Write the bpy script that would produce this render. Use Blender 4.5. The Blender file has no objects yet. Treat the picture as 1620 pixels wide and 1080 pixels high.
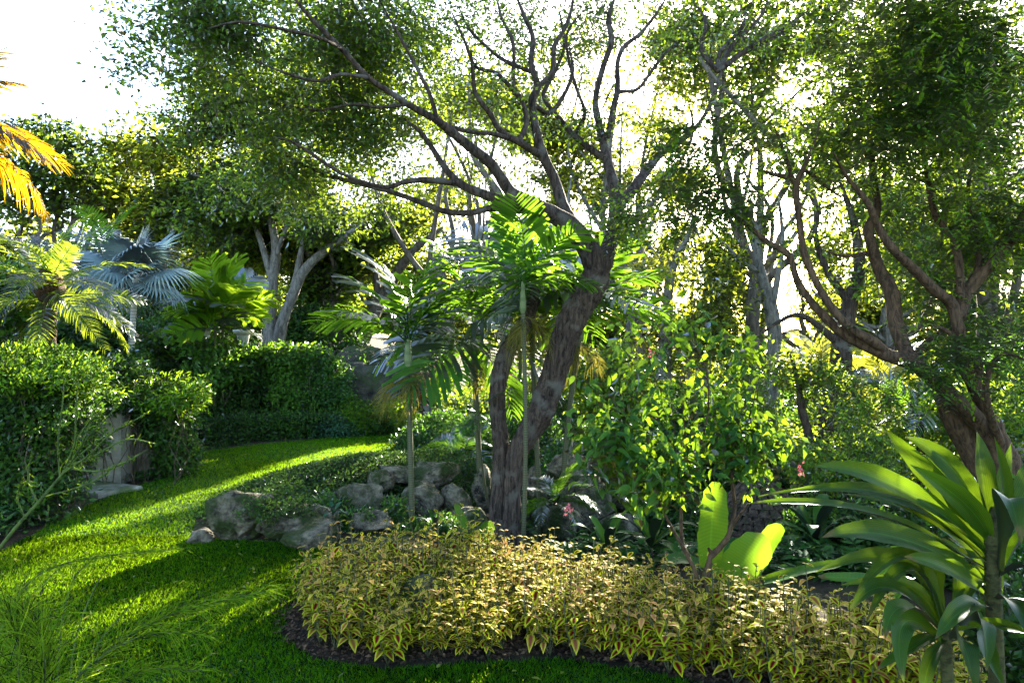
import bpy, math, time
import numpy as np
from mathutils import Vector

T0 = time.time()
scene = bpy.context.scene
COL = scene.collection
R = math.radians

# ------------------------------------------------------------------ camera, light, exposure
EYE = 1.9
F = 1080.0                      # focal length in photo pixels (photo is 1620 wide): a 24 mm lens
cam_d = bpy.data.cameras.new("camera"); cam = bpy.data.objects.new("camera", cam_d)
COL.objects.link(cam); cam.location = (0, 0, EYE); cam.rotation_euler = (R(90), 0, 0)
cam_d.lens = 24; cam_d.sensor_width = 36; cam_d.clip_start = 0.05; cam_d.clip_end = 4000
scene.camera = cam

SUN = np.array([0.384, 1.0, 0.372]); SUN = SUN / np.linalg.norm(SUN)
ELEV = math.asin(SUN[2]); AZ = math.atan2(SUN[0], SUN[1])
world = bpy.data.worlds.new("World"); scene.world = world; world.use_nodes = True
wn = world.node_tree.nodes; wl = world.node_tree.links
bg = wn["Background"]; sky = wn.new("ShaderNodeTexSky")
sky.sky_type = 'NISHITA'; sky.sun_disc = False
sky.sun_elevation = ELEV; sky.sun_rotation = AZ
sky.air_density = 1.0; sky.dust_density = 1.2; sky.ozone_density = 1.0
wl.new(sky.outputs[0], bg.inputs[0]); bg.inputs[1].default_value = 0.10
sun_d = bpy.data.lights.new("sun", 'SUN'); sun = bpy.data.objects.new("sun", sun_d); COL.objects.link(sun)
sun_d.energy = 5.0; sun_d.angle = R(0.53); sun_d.color = (1.0, 0.90, 0.70)
sun.rotation_euler = Vector(tuple(SUN)).to_track_quat('Z', 'Y').to_euler(); sun.location = (8, 20, 12)

vs = scene.view_settings
vs.view_transform = 'Standard'; vs.look = 'None'; vs.gamma = 1.0; vs.use_curve_mapping = False
vs.exposure = 3.25
cy = scene.cycles
cy.max_bounces = 7; cy.diffuse_bounces = 4; cy.glossy_bounces = 2; cy.transmission_bounces = 3
cy.caustics_reflective = False; cy.caustics_refractive = False
cy.use_adaptive_sampling = True; cy.adaptive_threshold = 0.02
cy.use_denoising = True
try:
    cy.denoiser = 'OPENIMAGEDENOISE'; cy.denoising_prefilter = 'ACCURATE'
except Exception:
    pass
cy.sample_clamp_indirect = 6

HAZE = 0.0
cy.volume_bounces = 0
cy.volume_max_steps = 32
# ------------------------------------------------------------------ helpers
rng = np.random.default_rng(7)

def at(px, py, Y):
    """world point that lies Y metres ahead, for a spot measured on the photograph"""
    return np.array([(px - 810.0) / F * Y, Y, EYE - (py - 540.0) / F * Y])

def sm(a, b, x):
    t = np.clip((x - a) / (b - a), 0, 1); return t * t * (3 - 2 * t)

def noise3(P, s, seed=0):
    r = np.random.default_rng(seed + 100); out = np.zeros(len(P))
    for k in range(6):
        d = r.normal(size=3); d /= np.linalg.norm(d)
        f = s * (0.7 + 0.45 * k)
        out += np.sin(P @ d * f + r.uniform(0, 6.28)) / (1 + 0.5 * k)
    return out / 2.6

def norm(a):
    n = np.linalg.norm(a, axis=-1, keepdims=True); n[n < 1e-9] = 1; return a / n

class Bag:
    """collects vertices and faces; build() links them as one mesh object"""
    def __init__(s): s.v = []; s.f = []; s.n = 0; s.r = []; s.uv = []
    def add(s, V, faces, rnd=None, uv=None):
        V = np.asarray(V, float); m = len(V)
        s.v.append(V)
        for fa in faces:
            fa = np.asarray(fa, dtype=np.int64)
            if len(fa): s.f.append(fa + s.n)
        s.r.append(np.full(m, 0.5) if rnd is None else np.broadcast_to(np.asarray(rnd, float), (m,)))
        s.uv.append(np.zeros((m, 2)) if uv is None else np.asarray(uv, float))
        s.n += m
    def mesh(s, name, smooth=True):
        me = bpy.data.meshes.new(name)
        V = np.concatenate(s.v); me.vertices.add(len(V)); me.vertices.foreach_set("co", V.ravel().astype(np.float32))
        loops = np.concatenate([f.ravel() for f in s.f])
        tot = np.concatenate([np.full(len(f), f.shape[1]) for f in s.f])
        st = np.concatenate([[0], np.cumsum(tot)[:-1]])
        me.loops.add(len(loops)); me.loops.foreach_set("vertex_index", loops.astype(np.int32))
        me.polygons.add(len(tot)); me.polygons.foreach_set("loop_start", st.astype(np.int32))
        try: me.polygons.foreach_set("loop_total", tot.astype(np.int32))
        except Exception: pass
        me.polygons.foreach_set("use_smooth", np.full(len(tot), smooth))
        me.update(calc_edges=True)
        a = me.attributes.new("rnd", 'FLOAT', 'POINT'); a.data.foreach_set("value", np.concatenate(s.r).astype(np.float32))
        a = me.attributes.new("leafuv", 'FLOAT_VECTOR', 'POINT')
        uv = np.concatenate(s.uv); a.data.foreach_set("vector", np.c_[uv, np.zeros(len(uv))].ravel().astype(np.float32))
        return me
    def build(s, name, mat, parent=None, smooth=True, kind=None):
        me = s.mesh(name, smooth); me.materials.append(mat)
        return link(name, me, parent, kind)

def link(name, me, parent=None, kind=None):
    o = bpy.data.objects.new(name, me); COL.objects.link(o)
    if parent is not None: o.parent = parent
    if kind: o["kind"] = kind
    return o

def thing(name, label, cat, loc=(0, 0, 0), group=None):
    o = bpy.data.objects.new(name, None); COL.objects.link(o)
    o.empty_display_size = 0.1; o.location = tuple(float(c) for c in loc)
    o["label"] = label; o["category"] = cat
    if group: o["group"] = group
    return o

def tag(o, label, cat, group=None):
    o["label"] = label; o["category"] = cat
    if group: o["group"] = group
    return o

def rel(bag, loc):
    """bring a bag measured in world space into the space of a thing at loc"""
    L = np.asarray(loc, float)
    bag.v = [v - L for v in bag.v]; return bag

# leaf outlines: (along, across, up), then triangles
TP = {
 'rhomb': (np.array([[0, 0, 0], [.45, -.5, .07], [1, 0, -.06], [.45, .5, .07]]), np.array([[0, 1, 2], [0, 2, 3]])),
 'tri': (np.array([[0, -.5, 0], [0, .5, 0], [1, 0, -.1]]), np.array([[0, 1, 2]])),
 'oval': (np.array([[0, 0, 0], [.25, -.42, .04], [.25, 0, -.01], [.25, .42, .04], [.6, -.42, .02], [.6, 0, -.05], [.6, .42, .02], [1, 0, -.18]]),
          np.array([[0, 1, 2], [0, 2, 3], [1, 4, 5], [1, 5, 2], [2, 5, 6], [2, 6, 3], [4, 7, 5], [5, 7, 6]])),
 'blade': (np.array([[0, -.5, 0], [0, .5, 0], [.55, -.42, .05], [.55, .42, .05], [1, 0, -.12]]),
           np.array([[0, 1, 3], [0, 3, 2], [2, 3, 4]])),
}

def leaves(bag, C, D, N, L, W, kind='rhomb', rnd=None):
    C = np.asarray(C, float); n = len(C)
    if n == 0: return
    D = norm(D); S = norm(np.cross(N, D)); Nn = np.cross(D, S)
    L = np.broadcast_to(L, (n,)); W = np.broadcast_to(W, (n,))
    t, f = TP[kind]; k = len(t)
    V = (C[:, None, :] + D[:, None, :] * (t[None, :, 0, None] * L[:, None, None])
         + S[:, None, :] * (t[None, :, 1, None] * W[:, None, None])
         + Nn[:, None, :] * (t[None, :, 2, None] * L[:, None, None]))
    Fc = (f[None, :, :] + (np.arange(n) * k)[:, None, None]).reshape(-1, 3)
    if rnd is None: rnd = rng.random(n)
    uv = np.tile(t[:, :2], (n, 1))
    bag.add(V.reshape(-1, 3), [Fc], np.repeat(rnd, k), uv)

def rand_leaf_frame(n, up=0.6, droop=0.25, out=None):
    D = rng.normal(size=(n, 3)); D[:, 2] = D[:, 2] * 0.5 - droop
    if out is not None: D = norm(D) + out
    D = norm(D)
    N = rng.normal(size=(n, 3)) * (1 - up) ; N[:, 2] += up * 1.6
    return D, norm(N)

def tube(bag, P, Rr, k=8, rough=0.0, rnd=0.5, cap=False, ridge=0.0):
    P = np.asarray(P, float); Rr = np.asarray(Rr, float); n = len(P)
    T = norm(np.gradient(P, axis=0))
    ref = np.array([1.0, 0, 0]) if abs(T[0][0]) < 0.8 else np.array([0, 1.0, 0])
    U = np.zeros((n, 3)); u = ref
    for i in range(n):
        u = u - T[i] * (u @ T[i]); u = u / (np.linalg.norm(u) + 1e-9); U[i] = u
    B = np.cross(T, U)
    a = np.arange(k) / k * 2 * math.pi
    rr = Rr[:, None] * np.ones((1, k))
    if rough > 0:
        ph = rng.uniform(0, 6.28, 5)
        s = np.linspace(0, 1, n)[:, None]
        rr = rr * (1 + rough * (np.sin(a[None] * 2 + ph[0] + s * 5) * .5 + np.sin(a[None] * 3 + ph[1] - s * 9) * .35
                   + np.sin(a[None] * 5 + ph[2] + s * 14) * .3) + rough * 0.5 * rng.normal(size=(n, 1)) )
    if ridge > 0:
        q3 = np.stack([np.cos(a)[None] * 1.0 + 0 * rr, np.sin(a)[None] + 0 * rr, np.linspace(0, n * .09, n)[:, None] + 0 * rr], -1).reshape(-1, 3)
        f1 = noise3(q3 * [1, 1, .35], 9, 31).reshape(rr.shape); f2 = noise3(q3 * [1, 1, .9], 16, 33).reshape(rr.shape)
        rr = rr * (1 - ridge * np.abs(f1) * 1.3 + ridge * .5 * f2 + ridge * noise3(q3, 1.6, 35).reshape(rr.shape))
    V = P[:, None] + U[:, None] * (np.cos(a)[None, :, None] * rr[..., None]) + B[:, None] * (np.sin(a)[None, :, None] * rr[..., None])
    i = np.arange(n - 1)[:, None] * k; j = np.arange(k)[None]; j2 = (j + 1) % k
    q = np.stack([i + j, i + j2, i + k + j2, i + k + j], -1).reshape(-1, 4)
    V = V.reshape(-1, 3); fs = [q]
    if cap:
        V = np.vstack([V, P[-1:]]); c = n * k; b = (n - 1) * k
        fs.append(np.array([[b + x, b + (x + 1) % k, c] for x in range(k)]))
    uv = np.zeros((len(V), 2)); 
    bag.add(V, fs, rnd, uv)

def tubes(bag, P, Rr, k=3, rnd=0.5):
    """many tubes with the same number of points: P (m,n,3), Rr (m,n)"""
    m, n, _ = P.shape
    if m == 0: return
    T = norm(np.gradient(P, axis=1))
    ch = norm(P[:, -1] - P[:, 0])
    ref = np.where(np.abs(ch[:, 2:3]) < 0.8, np.array([[0, 0, 1.0]]), np.array([[1.0, 0, 0]]))
    ref = norm(np.cross(ch, ref))
    U = ref[:, None] - T * (T * ref[:, None]).sum(-1, keepdims=True); U = norm(U); B = np.cross(T, U)
    a = np.arange(k) / k * 2 * math.pi
    V = (P[:, :, None] + U[:, :, None] * (np.cos(a)[None, None, :, None] * Rr[:, :, None, None])
         + B[:, :, None] * (np.sin(a)[None, None, :, None] * Rr[:, :, None, None]))
    base = (np.arange(m) * n * k)[:, None, None]
    i = (np.arange(n - 1) * k)[None, :, None]; j = np.arange(k)[None, None]; j2 = (j + 1) % k
    q = np.stack([base + i + j, base + i + j2, base + i + k + j2, base + i + k + j], -1).reshape(-1, 4)
    bag.add(V.reshape(-1, 3), [q], rnd)

def smooth_path(P, step=None, sub=6):
    """Catmull-Rom through rows (x,y,z,r...)"""
    P = np.asarray(P, float)
    if len(P) < 3: 
        t = np.linspace(0, 1, sub + 1)[:, None]; return P[0] * (1 - t) + P[1] * t
    Q = np.vstack([2 * P[0] - P[1], P, 2 * P[-1] - P[-2]]); out = []
    for i in range(1, len(Q) - 2):
        t = np.arange(sub)[:, None] / sub
        a, b, c, d = Q[i - 1], Q[i], Q[i + 1], Q[i + 2]
        out.append(0.5 * ((2 * b) + (-a + c) * t + (2 * a - 5 * b + 4 * c - d) * t ** 2 + (-a + 3 * b - 3 * c + d) * t ** 3))
    out.append(Q[-2][None]); return np.vstack(out)

def box(bag, c, s, rz=0.0, bev=0.0):
    c = np.asarray(c, float); hx, hy, hz = [v / 2 for v in s]
    if bev <= 0:
        V = np.array([[x, y, z] for z in (-hz, hz) for y in (-hy, hy) for x in (-hx, hx)])
        Fq = np.array([[0, 2, 3, 1], [4, 5, 7, 6], [0, 1, 5, 4], [2, 6, 7, 3], [0, 4, 6, 2], [1, 3, 7, 5]])
        V = V; tri = []
    else:
        b = bev; V = []; 
        for z, ins in ((-hz, b), (-hz + b, 0), (hz - b, 0), (hz, b)):
            for x, y in ((-hx, -hy), (hx, -hy), (hx, hy), (-hx, hy)):
                V.append([x - math.copysign(ins, x), y - math.copysign(ins, y), z])
        V = np.array(V); Fq = [[3, 2, 1, 0], [12, 13, 14, 15]]
        for l in range(3):
            for k in range(4): Fq.append([l * 4 + k, l * 4 + (k + 1) % 4, l * 4 + 4 + (k + 1) % 4, l * 4 + 4 + k])
        Fq = np.array(Fq)
    cs, sn = math.cos(rz), math.sin(rz)
    V = V @ np.array([[cs, sn, 0], [-sn, cs, 0], [0, 0, 1]]) + c
    bag.add(V, [Fq])

# ------------------------------------------------------------------ materials
MATS = {}
def newmat(name):
    m = bpy.data.materials.new(name); m.use_nodes = True; m.node_tree.nodes.clear()
    return m, m.node_tree.nodes, m.node_tree.links

def leafmat(name, c1, c2, trans, tf=0.45, rough=0.38, gloss=1.0, accent=None, acc=0.95, veins=None):
    """two-sided leaf: diffuse + light passing through + a waxy reflection"""
    m, N, Lk = newmat(name)
    out = N.new("ShaderNodeOutputMaterial")
    at_ = N.new("ShaderNodeAttribute"); at_.attribute_name = "rnd"
    mx = N.new("ShaderNodeMix"); mx.data_type = 'RGBA'
    mx.inputs[6].default_value = (*c1, 1); mx.inputs[7].default_value = (*c2, 1)
    Lk.new(at_.outputs['Fac'], mx.inputs[0]); colr = mx.outputs[2]
    if accent:
        m2 = N.new("ShaderNodeMix"); m2.data_type = 'RGBA'; g = N.new("ShaderNodeMath"); g.operation = 'GREATER_THAN'
        g.inputs[1].default_value = acc; Lk.new(at_.outputs['Fac'], g.inputs[0]); Lk.new(g.outputs[0], m2.inputs[0])
        Lk.new(colr, m2.inputs[6]); m2.inputs[7].default_value = (*accent, 1); colr = m2.outputs[2]
    geo = N.new("ShaderNodeNewGeometry"); nz = N.new("ShaderNodeTexNoise"); nz.inputs['Scale'].default_value = 0.9
    nz.inputs['Detail'].default_value = 1.0
    Lk.new(geo.outputs['Position'], nz.inputs['Vector'])
    hs = N.new("ShaderNodeHueSaturation"); mr = N.new("ShaderNodeMapRange")
    mr.inputs[1].default_value = .3; mr.inputs[2].default_value = .7; mr.inputs[3].default_value = .7; mr.inputs[4].default_value = 1.3
    Lk.new(nz.outputs[0], mr.inputs[0]); Lk.new(mr.outputs[0], hs.inputs['Value']); Lk.new(colr, hs.inputs['Color'])
    dcol = hs.outputs[0]; vf = None
    if veins:
        ua = N.new("ShaderNodeAttribute"); ua.attribute_name = "leafuv"; sp = N.new("ShaderNodeSeparateXYZ"); Lk.new(ua.outputs['Vector'], sp.inputs[0])
        ab = N.new("ShaderNodeMath"); ab.operation = 'ABSOLUTE'; Lk.new(sp.outputs[0], ab.inputs[0])
        m1 = N.new("ShaderNodeMath"); m1.operation = 'MULTIPLY'; m1.inputs[1].default_value = veins[0]; Lk.new(ab.outputs[0], m1.inputs[0])
        m2_ = N.new("ShaderNodeMath"); m2_.operation = 'MULTIPLY_ADD'; m2_.inputs[1].default_value = veins[1]; Lk.new(sp.outputs[1], m2_.inputs[0]); Lk.new(m1.outputs[0], m2_.inputs[2])
        sn = N.new("ShaderNodeMath"); sn.operation = 'SINE'; Lk.new(m2_.outputs[0], sn.inputs[0])
        v1 = N.new("ShaderNodeMapRange"); v1.inputs[1].default_value = -1; v1.inputs[2].default_value = 1; v1.inputs[3].default_value = 1 - veins[2]; v1.inputs[4].default_value = 1.0; Lk.new(sn.outputs[0], v1.inputs[0])
        rb = N.new("ShaderNodeMapRange"); rb.inputs[1].default_value = .03; rb.inputs[2].default_value = .09; rb.inputs[3].default_value = 1.7; rb.inputs[4].default_value = 1.0; Lk.new(ab.outputs[0], rb.inputs[0])
        vf = N.new("ShaderNodeMath"); vf.operation = 'MULTIPLY'; Lk.new(v1.outputs[0], vf.inputs[0]); Lk.new(rb.outputs[0], vf.inputs[1])
        hv = N.new("ShaderNodeHueSaturation"); Lk.new(dcol, hv.inputs['Color']); Lk.new(vf.outputs[0], hv.inputs['Value']); dcol = hv.outputs[0]
        tn = N.new("ShaderNodeTexNoise"); tn.inputs['Scale'].default_value = 14; tn.inputs['Detail'].default_value = 4; tg = N.new("ShaderNodeNewGeometry"); Lk.new(tg.outputs['Position'], tn.inputs['Vector'])
        ta = N.new("ShaderNodeMath"); ta.operation = 'MULTIPLY_ADD'; ta.inputs[1].default_value = .35; Lk.new(tn.outputs[0], ta.inputs[0]); Lk.new(sp.outputs[1], ta.inputs[2])
        tm = N.new("ShaderNodeMapRange"); tm.inputs[1].default_value = 1.10; tm.inputs[2].default_value = 1.16; Lk.new(ta.outputs[0], tm.inputs[0])
        ts = N.new("ShaderNodeMapRange"); ts.inputs[1].default_value = .70; ts.inputs[2].default_value = .74; ts.inputs[4].default_value = .6; Lk.new(tn.outputs[0], ts.inputs[0])
        tx = N.new("ShaderNodeMath"); tx.operation = 'MAXIMUM'; Lk.new(tm.outputs[0], tx.inputs[0]); Lk.new(ts.outputs[0], tx.inputs[1])
        tb = N.new("ShaderNodeMix"); tb.data_type = 'RGBA'; tb.inputs[7].default_value = (.11, .07, .03, 1); Lk.new(tx.outputs[0], tb.inputs[0]); Lk.new(dcol, tb.inputs[6]); dcol = tb.outputs[2]
    di = N.new("ShaderNodeBsdfDiffuse"); Lk.new(dcol, di.inputs[0])
    tr = N.new("ShaderNodeBsdfTranslucent")
    tc = N.new("ShaderNodeMix"); tc.data_type = 'RGBA'; tc.inputs[0].default_value = 0.7
    h2 = N.new("ShaderNodeHueSaturation"); h2.inputs['Color'].default_value = (*trans, 1)
    mr2 = N.new("ShaderNodeMapRange"); mr2.inputs[3].default_value = .5; mr2.inputs[4].default_value = 1.45
    Lk.new(at_.outputs['Fac'], mr2.inputs[0]); Lk.new(mr2.outputs[0], h2.inputs['Value'])
    Lk.new(h2.outputs[0], tr.inputs[0])
    if vf:
        h3 = N.new("ShaderNodeHueSaturation"); Lk.new(h2.outputs[0], h3.inputs['Color']); Lk.new(v1.outputs[0], h3.inputs['Value']); Lk.new(h3.outputs[0], tr.inputs[0])
    a = N.new("ShaderNodeMixShader"); a.inputs[0].default_value = tf
    Lk.new(di.outputs[0], a.inputs[1]); Lk.new(tr.outputs[0], a.inputs[2])
    gl = N.new("ShaderNodeBsdfGlossy"); gl.inputs['Roughness'].default_value = rough
    gl.inputs[0].default_value = (gloss * .34, gloss * .37, gloss * .40, 1)
    fr = N.new("ShaderNodeFresnel"); fr.inputs[0].default_value = 1.38
    b = N.new("ShaderNodeMixShader"); Lk.new(fr.outputs[0], b.inputs[0]); Lk.new(a.outputs[0], b.inputs[1]); Lk.new(gl.outputs[0], b.inputs[2])
    Lk.new(b.outputs[0], out.inputs[0]); MATS[name] = m; return m

def rockmat(name, c1, c2, moss, bump=0.5, scale=3.0, mossy=0.45, rough=0.9):
    m, N, Lk = newmat(name)
    out = N.new("ShaderNodeOutputMaterial"); p = N.new("ShaderNodeBsdfPrincipled"); p.inputs['Roughness'].default_value = rough
    p.inputs['Specular IOR Level'].default_value = 0.25
    geo = N.new("ShaderNodeNewGeometry")
    n1 = N.new("ShaderNodeTexNoise"); n1.inputs['Scale'].default_value = scale * 2.2; n1.inputs['Detail'].default_value = 9; n1.inputs['Roughness'].default_value = .72
    Lk.new(geo.outputs['Position'], n1.inputs['Vector'])
    cr = N.new("ShaderNodeValToRGB"); cr.color_ramp.elements[0].position = .36; cr.color_ramp.elements[1].position = .62
    cr.color_ramp.elements[0].color = (*c1, 1); cr.color_ramp.elements[1].color = (*c2, 1)
    Lk.new(n1.outputs[0], cr.inputs[0])
    n2 = N.new("ShaderNodeTexNoise"); n2.inputs['Scale'].default_value = scale; n2.inputs['Detail'].default_value = 5
    Lk.new(geo.outputs['Position'], n2.inputs['Vector'])
    c2n = N.new("ShaderNodeValToRGB"); c2n.color_ramp.elements[0].position = .58 - mossy * .25; c2n.color_ramp.elements[1].position = .68 - mossy * .2
    c2n.color_ramp.elements[0].color = (0, 0, 0, 1); c2n.color_ramp.elements[1].color = (1, 1, 1, 1)
    Lk.new(n2.outputs[0], c2n.inputs[0])
    mx = N.new("ShaderNodeMix"); mx.data_type = 'RGBA'; mx.inputs[7].default_value = (*moss, 1)
    Lk.new(c2n.outputs[0], mx.inputs[0]); Lk.new(cr.outputs[0], mx.inputs[6]); Lk.new(mx.outputs[2], p.inputs['Base Color'])
    vo = N.new("ShaderNodeTexVoronoi"); vo.inputs['Scale'].default_value = scale * 7
    Lk.new(geo.outputs['Position'], vo.inputs['Vector'])
    ad = N.new("ShaderNodeMath"); ad.operation = 'ADD'; Lk.new(n1.outputs[0], ad.inputs[0])
    ml = N.new("ShaderNodeMath"); ml.operation = 'MULTIPLY'; ml.inputs[1].default_value = .35; Lk.new(vo.outputs[0], ml.inputs[0]); Lk.new(ml.outputs[0], ad.inputs[1])
    bp = N.new("ShaderNodeBump"); bp.inputs['Strength'].default_value = bump; bp.inputs['Distance'].default_value = .08
    Lk.new(ad.outputs[0], bp.inputs['Height']); Lk.new(bp.outputs[0], p.inputs['Normal'])
    Lk.new(p.outputs[0], out.inputs[0]); MATS[name] = m; return m

def barkmat(name, c1, c2, sz=18, stretch=.18, bump=.7, spots=None):
    m, N, Lk = newmat(name)
    out = N.new("ShaderNodeOutputMaterial"); p = N.new("ShaderNodeBsdfPrincipled"); p.inputs['Roughness'].default_value = .85
    p.inputs['Specular IOR Level'].default_value = .2
    geo = N.new("ShaderNodeNewGeometry"); mp = N.new("ShaderNodeMapping"); mp.inputs['Scale'].default_value = (1, 1, stretch)
    Lk.new(geo.outputs['Position'], mp.inputs[0])
    n1 = N.new("ShaderNodeTexNoise"); n1.inputs['Scale'].default_value = sz; n1.inputs['Detail'].default_value = 7; n1.inputs['Roughness'].default_value = .68
    n1.inputs['Distortion'].default_value = .6
    Lk.new(mp.outputs[0], n1.inputs['Vector'])
    cr = N.new("ShaderNodeValToRGB"); cr.color_ramp.elements[0].position = .38; cr.color_ramp.elements[1].position = .62
    cr.color_ramp.elements[0].color = (*c1, 1); cr.color_ramp.elements[1].color = (*c2, 1); Lk.new(n1.outputs[0], cr.inputs[0])
    col = cr.outputs[0]
    if spots:
        n2 = N.new("ShaderNodeTexNoise"); n2.inputs['Scale'].default_value = 5; n2.inputs['Detail'].default_value = 4
        Lk.new(geo.outputs['Position'], n2.inputs['Vector'])
        c2n = N.new("ShaderNodeValToRGB"); c2n.color_ramp.elements[0].position = .55; c2n.color_ramp.elements[1].position = .66
        c2n.color_ramp.elements[0].color = (0, 0, 0, 1)
        Lk.new(n2.outputs[0], c2n.inputs[0]); mx = N.new("ShaderNodeMix"); mx.data_type = 'RGBA'; mx.inputs[7].default_value = (*spots, 1)
        Lk.new(c2n.outputs[0], mx.inputs[0]); Lk.new(col, mx.inputs[6]); col = mx.outputs[2]
    Lk.new(col, p.inputs['Base Color'])
    bp = N.new("ShaderNodeBump"); bp.inputs['Strength'].default_value = bump; bp.inputs['Distance'].default_value = .03
    Lk.new(n1.outputs[0], bp.inputs['Height']); Lk.new(bp.outputs[0], p.inputs['Normal'])
    Lk.new(p.outputs[0], out.inputs[0]); MATS[name] = m; return m

def ringmat(name, c1, c2, freq=90.):
    m, N, Lk = newmat(name)
    out = N.new("ShaderNodeOutputMaterial"); p = N.new("ShaderNodeBsdfPrincipled"); p.inputs['Roughness'].default_value = .7
    geo = N.new("ShaderNodeNewGeometry"); w = N.new("ShaderNodeTexWave"); w.bands_direction = 'Z'; w.inputs['Scale'].default_value = freq / 20
    w.inputs['Distortion'].default_value = .6; Lk.new(geo.outputs['Position'], w.inputs['Vector'])
    cr = N.new("ShaderNodeValToRGB"); cr.color_ramp.elements[0].position = .1; cr.color_ramp.elements[1].position = .45
    cr.color_ramp.elements[0].color = (*c1, 1); cr.color_ramp.elements[1].color = (*c2, 1)
    Lk.new(w.outputs[0], cr.inputs[0]); Lk.new(cr.outputs[0], p.inputs['Base Color']); Lk.new(p.outputs[0], out.inputs[0])
    MATS[name] = m; return m

def coleusmat(name, core, mid, edge, tip, tf=.4):
    """leaf with a dark red heart and a yellow-green margin, printed by nature on the blade"""
    m, N, Lk = newmat(name)
    out = N.new("ShaderNodeOutputMaterial")
    uv = N.new("ShaderNodeAttribute"); uv.attribute_name = "leafuv"; sx = N.new("ShaderNodeSeparateXYZ"); Lk.new(uv.outputs['Vector'], sx.inputs[0])
    rn = N.new("ShaderNodeAttribute"); rn.attribute_name = "rnd"
    # x = relative distance from the midrib, 0..1 ; y = along
    cr = N.new("ShaderNodeValToRGB"); e = cr.color_ramp.elements
    e[0].position = .30; e[0].color = (*core, 1); e[1].position = .80; e[1].color = (*edge, 1)
    x = e.new(.55); x.color = (*mid, 1)
    Lk.new(sx.outputs[0], cr.inputs[0])
    mx = N.new("ShaderNodeMix"); mx.data_type = 'RGBA'
    oi = N.new("ShaderNodeObjectInfo"); tp = N.new("ShaderNodeMix"); tp.data_type = 'RGBA'; tp.inputs[6].default_value = (*tip, 1); tp.inputs[7].default_value = (.66, .28, .13, 1)
    pw = N.new("ShaderNodeMath"); pw.operation = 'POWER'; pw.inputs[1].default_value = 1.5; Lk.new(oi.outputs['Random'], pw.inputs[0]); Lk.new(pw.outputs[0], tp.inputs[0]); Lk.new(tp.outputs[2], mx.inputs[7])
    Lk.new(cr.outputs[0], mx.inputs[6]); 
    ms = N.new("ShaderNodeMapRange"); ms.inputs[1].default_value = .2; ms.inputs[2].default_value = .75; ms.inputs[3].default_value = 0; ms.inputs[4].default_value = .75
    Lk.new(rn.outputs['Fac'], ms.inputs[0]); Lk.new(ms.outputs[0], mx.inputs[0])
    di = N.new("ShaderNodeBsdfDiffuse"); tr = N.new("ShaderNodeBsdfTranslucent")
    Lk.new(mx.outputs[2], di.inputs[0]); Lk.new(mx.outputs[2], tr.inputs[0])
    a = N.new("ShaderNodeMixShader"); a.inputs[0].default_value = tf; Lk.new(di.outputs[0], a.inputs[1]); Lk.new(tr.outputs[0], a.inputs[2])
    gl = N.new("ShaderNodeBsdfGlossy"); gl.inputs['Roughness'].default_value = .55; gl.inputs[0].default_value = (.16, .15, .13, 1); fr = N.new("ShaderNodeFresnel"); fr.inputs[0].default_value = 1.36
    b = N.new("ShaderNodeMixShader"); Lk.new(fr.outputs[0], b.inputs[0]); Lk.new(a.outputs[0], b.inputs[1]); Lk.new(gl.outputs[0], b.inputs[2])
    Lk.new(b.outputs[0], out.inputs[0]); MATS[name] = m; return m

M_tree  = leafmat("canopy_leaf", (.035, .10, .022), (.075, .16, .025), (.36, .52, .03), .52)
M_teal  = leafmat("bluish_leaf", (.02, .075, .04), (.04, .11, .05), (.12, .28, .04), .35)
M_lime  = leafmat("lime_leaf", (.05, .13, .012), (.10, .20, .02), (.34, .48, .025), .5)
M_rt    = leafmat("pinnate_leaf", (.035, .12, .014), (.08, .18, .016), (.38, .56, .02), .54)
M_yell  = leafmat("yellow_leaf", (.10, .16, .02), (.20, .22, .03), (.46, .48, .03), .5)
M_hedge = leafmat("hedge_leaf", (.010, .04, .008), (.045, .115, .016), (.12, .26, .02), .35, rough=.34)
M_bush  = leafmat("bush_leaf", (.02, .08, .015), (.05, .13, .02), (.16, .34, .025), .4)
M_brite = leafmat("bright_bush_leaf", (.06, .18, .008), (.13, .29, .012), (.32, .50, .02), .45, gloss=.6)
M_cover = leafmat("cover_leaf", (.03, .075, .02), (.06, .12, .03), (.14, .26, .03), .35, accent=(.26, .24, .50), acc=.985, gloss=.3)
M_palm  = leafmat("palm_leaf", (.015, .075, .015), (.035, .12, .014), (.22, .44, .02), .42, rough=.35, gloss=.55)
M_date  = leafmat("date_leaf", (.06, .13, .04), (.13, .24, .02), (.44, .56, .03), .5, gloss=.3)
M_silver= leafmat("silver_leaf", (.16, .24, .26), (.24, .33, .34), (.12, .20, .16), .15, rough=.5)
M_gold  = leafmat("gold_leaf", (.42, .24, .01), (.55, .32, .02), (.8, .48, .01), .5, gloss=.15)
M_drac  = leafmat("strap_leaf", (.018, .055, .006), (.03, .08, .008), (.20, .34, .010), .36, rough=.36, gloss=.75, veins=(46, 0, .30))
M_ban   = leafmat("banana_leaf", (.05, .16, .02), (.07, .2, .02), (.24, .42, .014), .52, rough=.35, gloss=.8, veins=(6.0, 150, .12))
M_big   = leafmat("large_shrub_leaf", (.014, .065, .012), (.04, .125, .015), (.22, .37, .012), .42, rough=.35, gloss=.7)
M_grass = leafmat("grass_blade", (.032, .15, .004), (.075, .25, .006), (.30, .52, .006), .48, rough=.7, gloss=.02)
M_wisp  = leafmat("feathery_needle", (.05, .13, .010), (.11, .22, .012), (.34, .5, .02), .45, gloss=.05)
M_red   = leafmat("red_leaf", (.09, .012, .02), (.16, .03, .03), (.4, .04, .04), .4)
M_dry   = leafmat("dry_frond", (.09, .10, .02), (.2, .18, .04), (.34, .30, .04), .35, gloss=.2)
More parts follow.
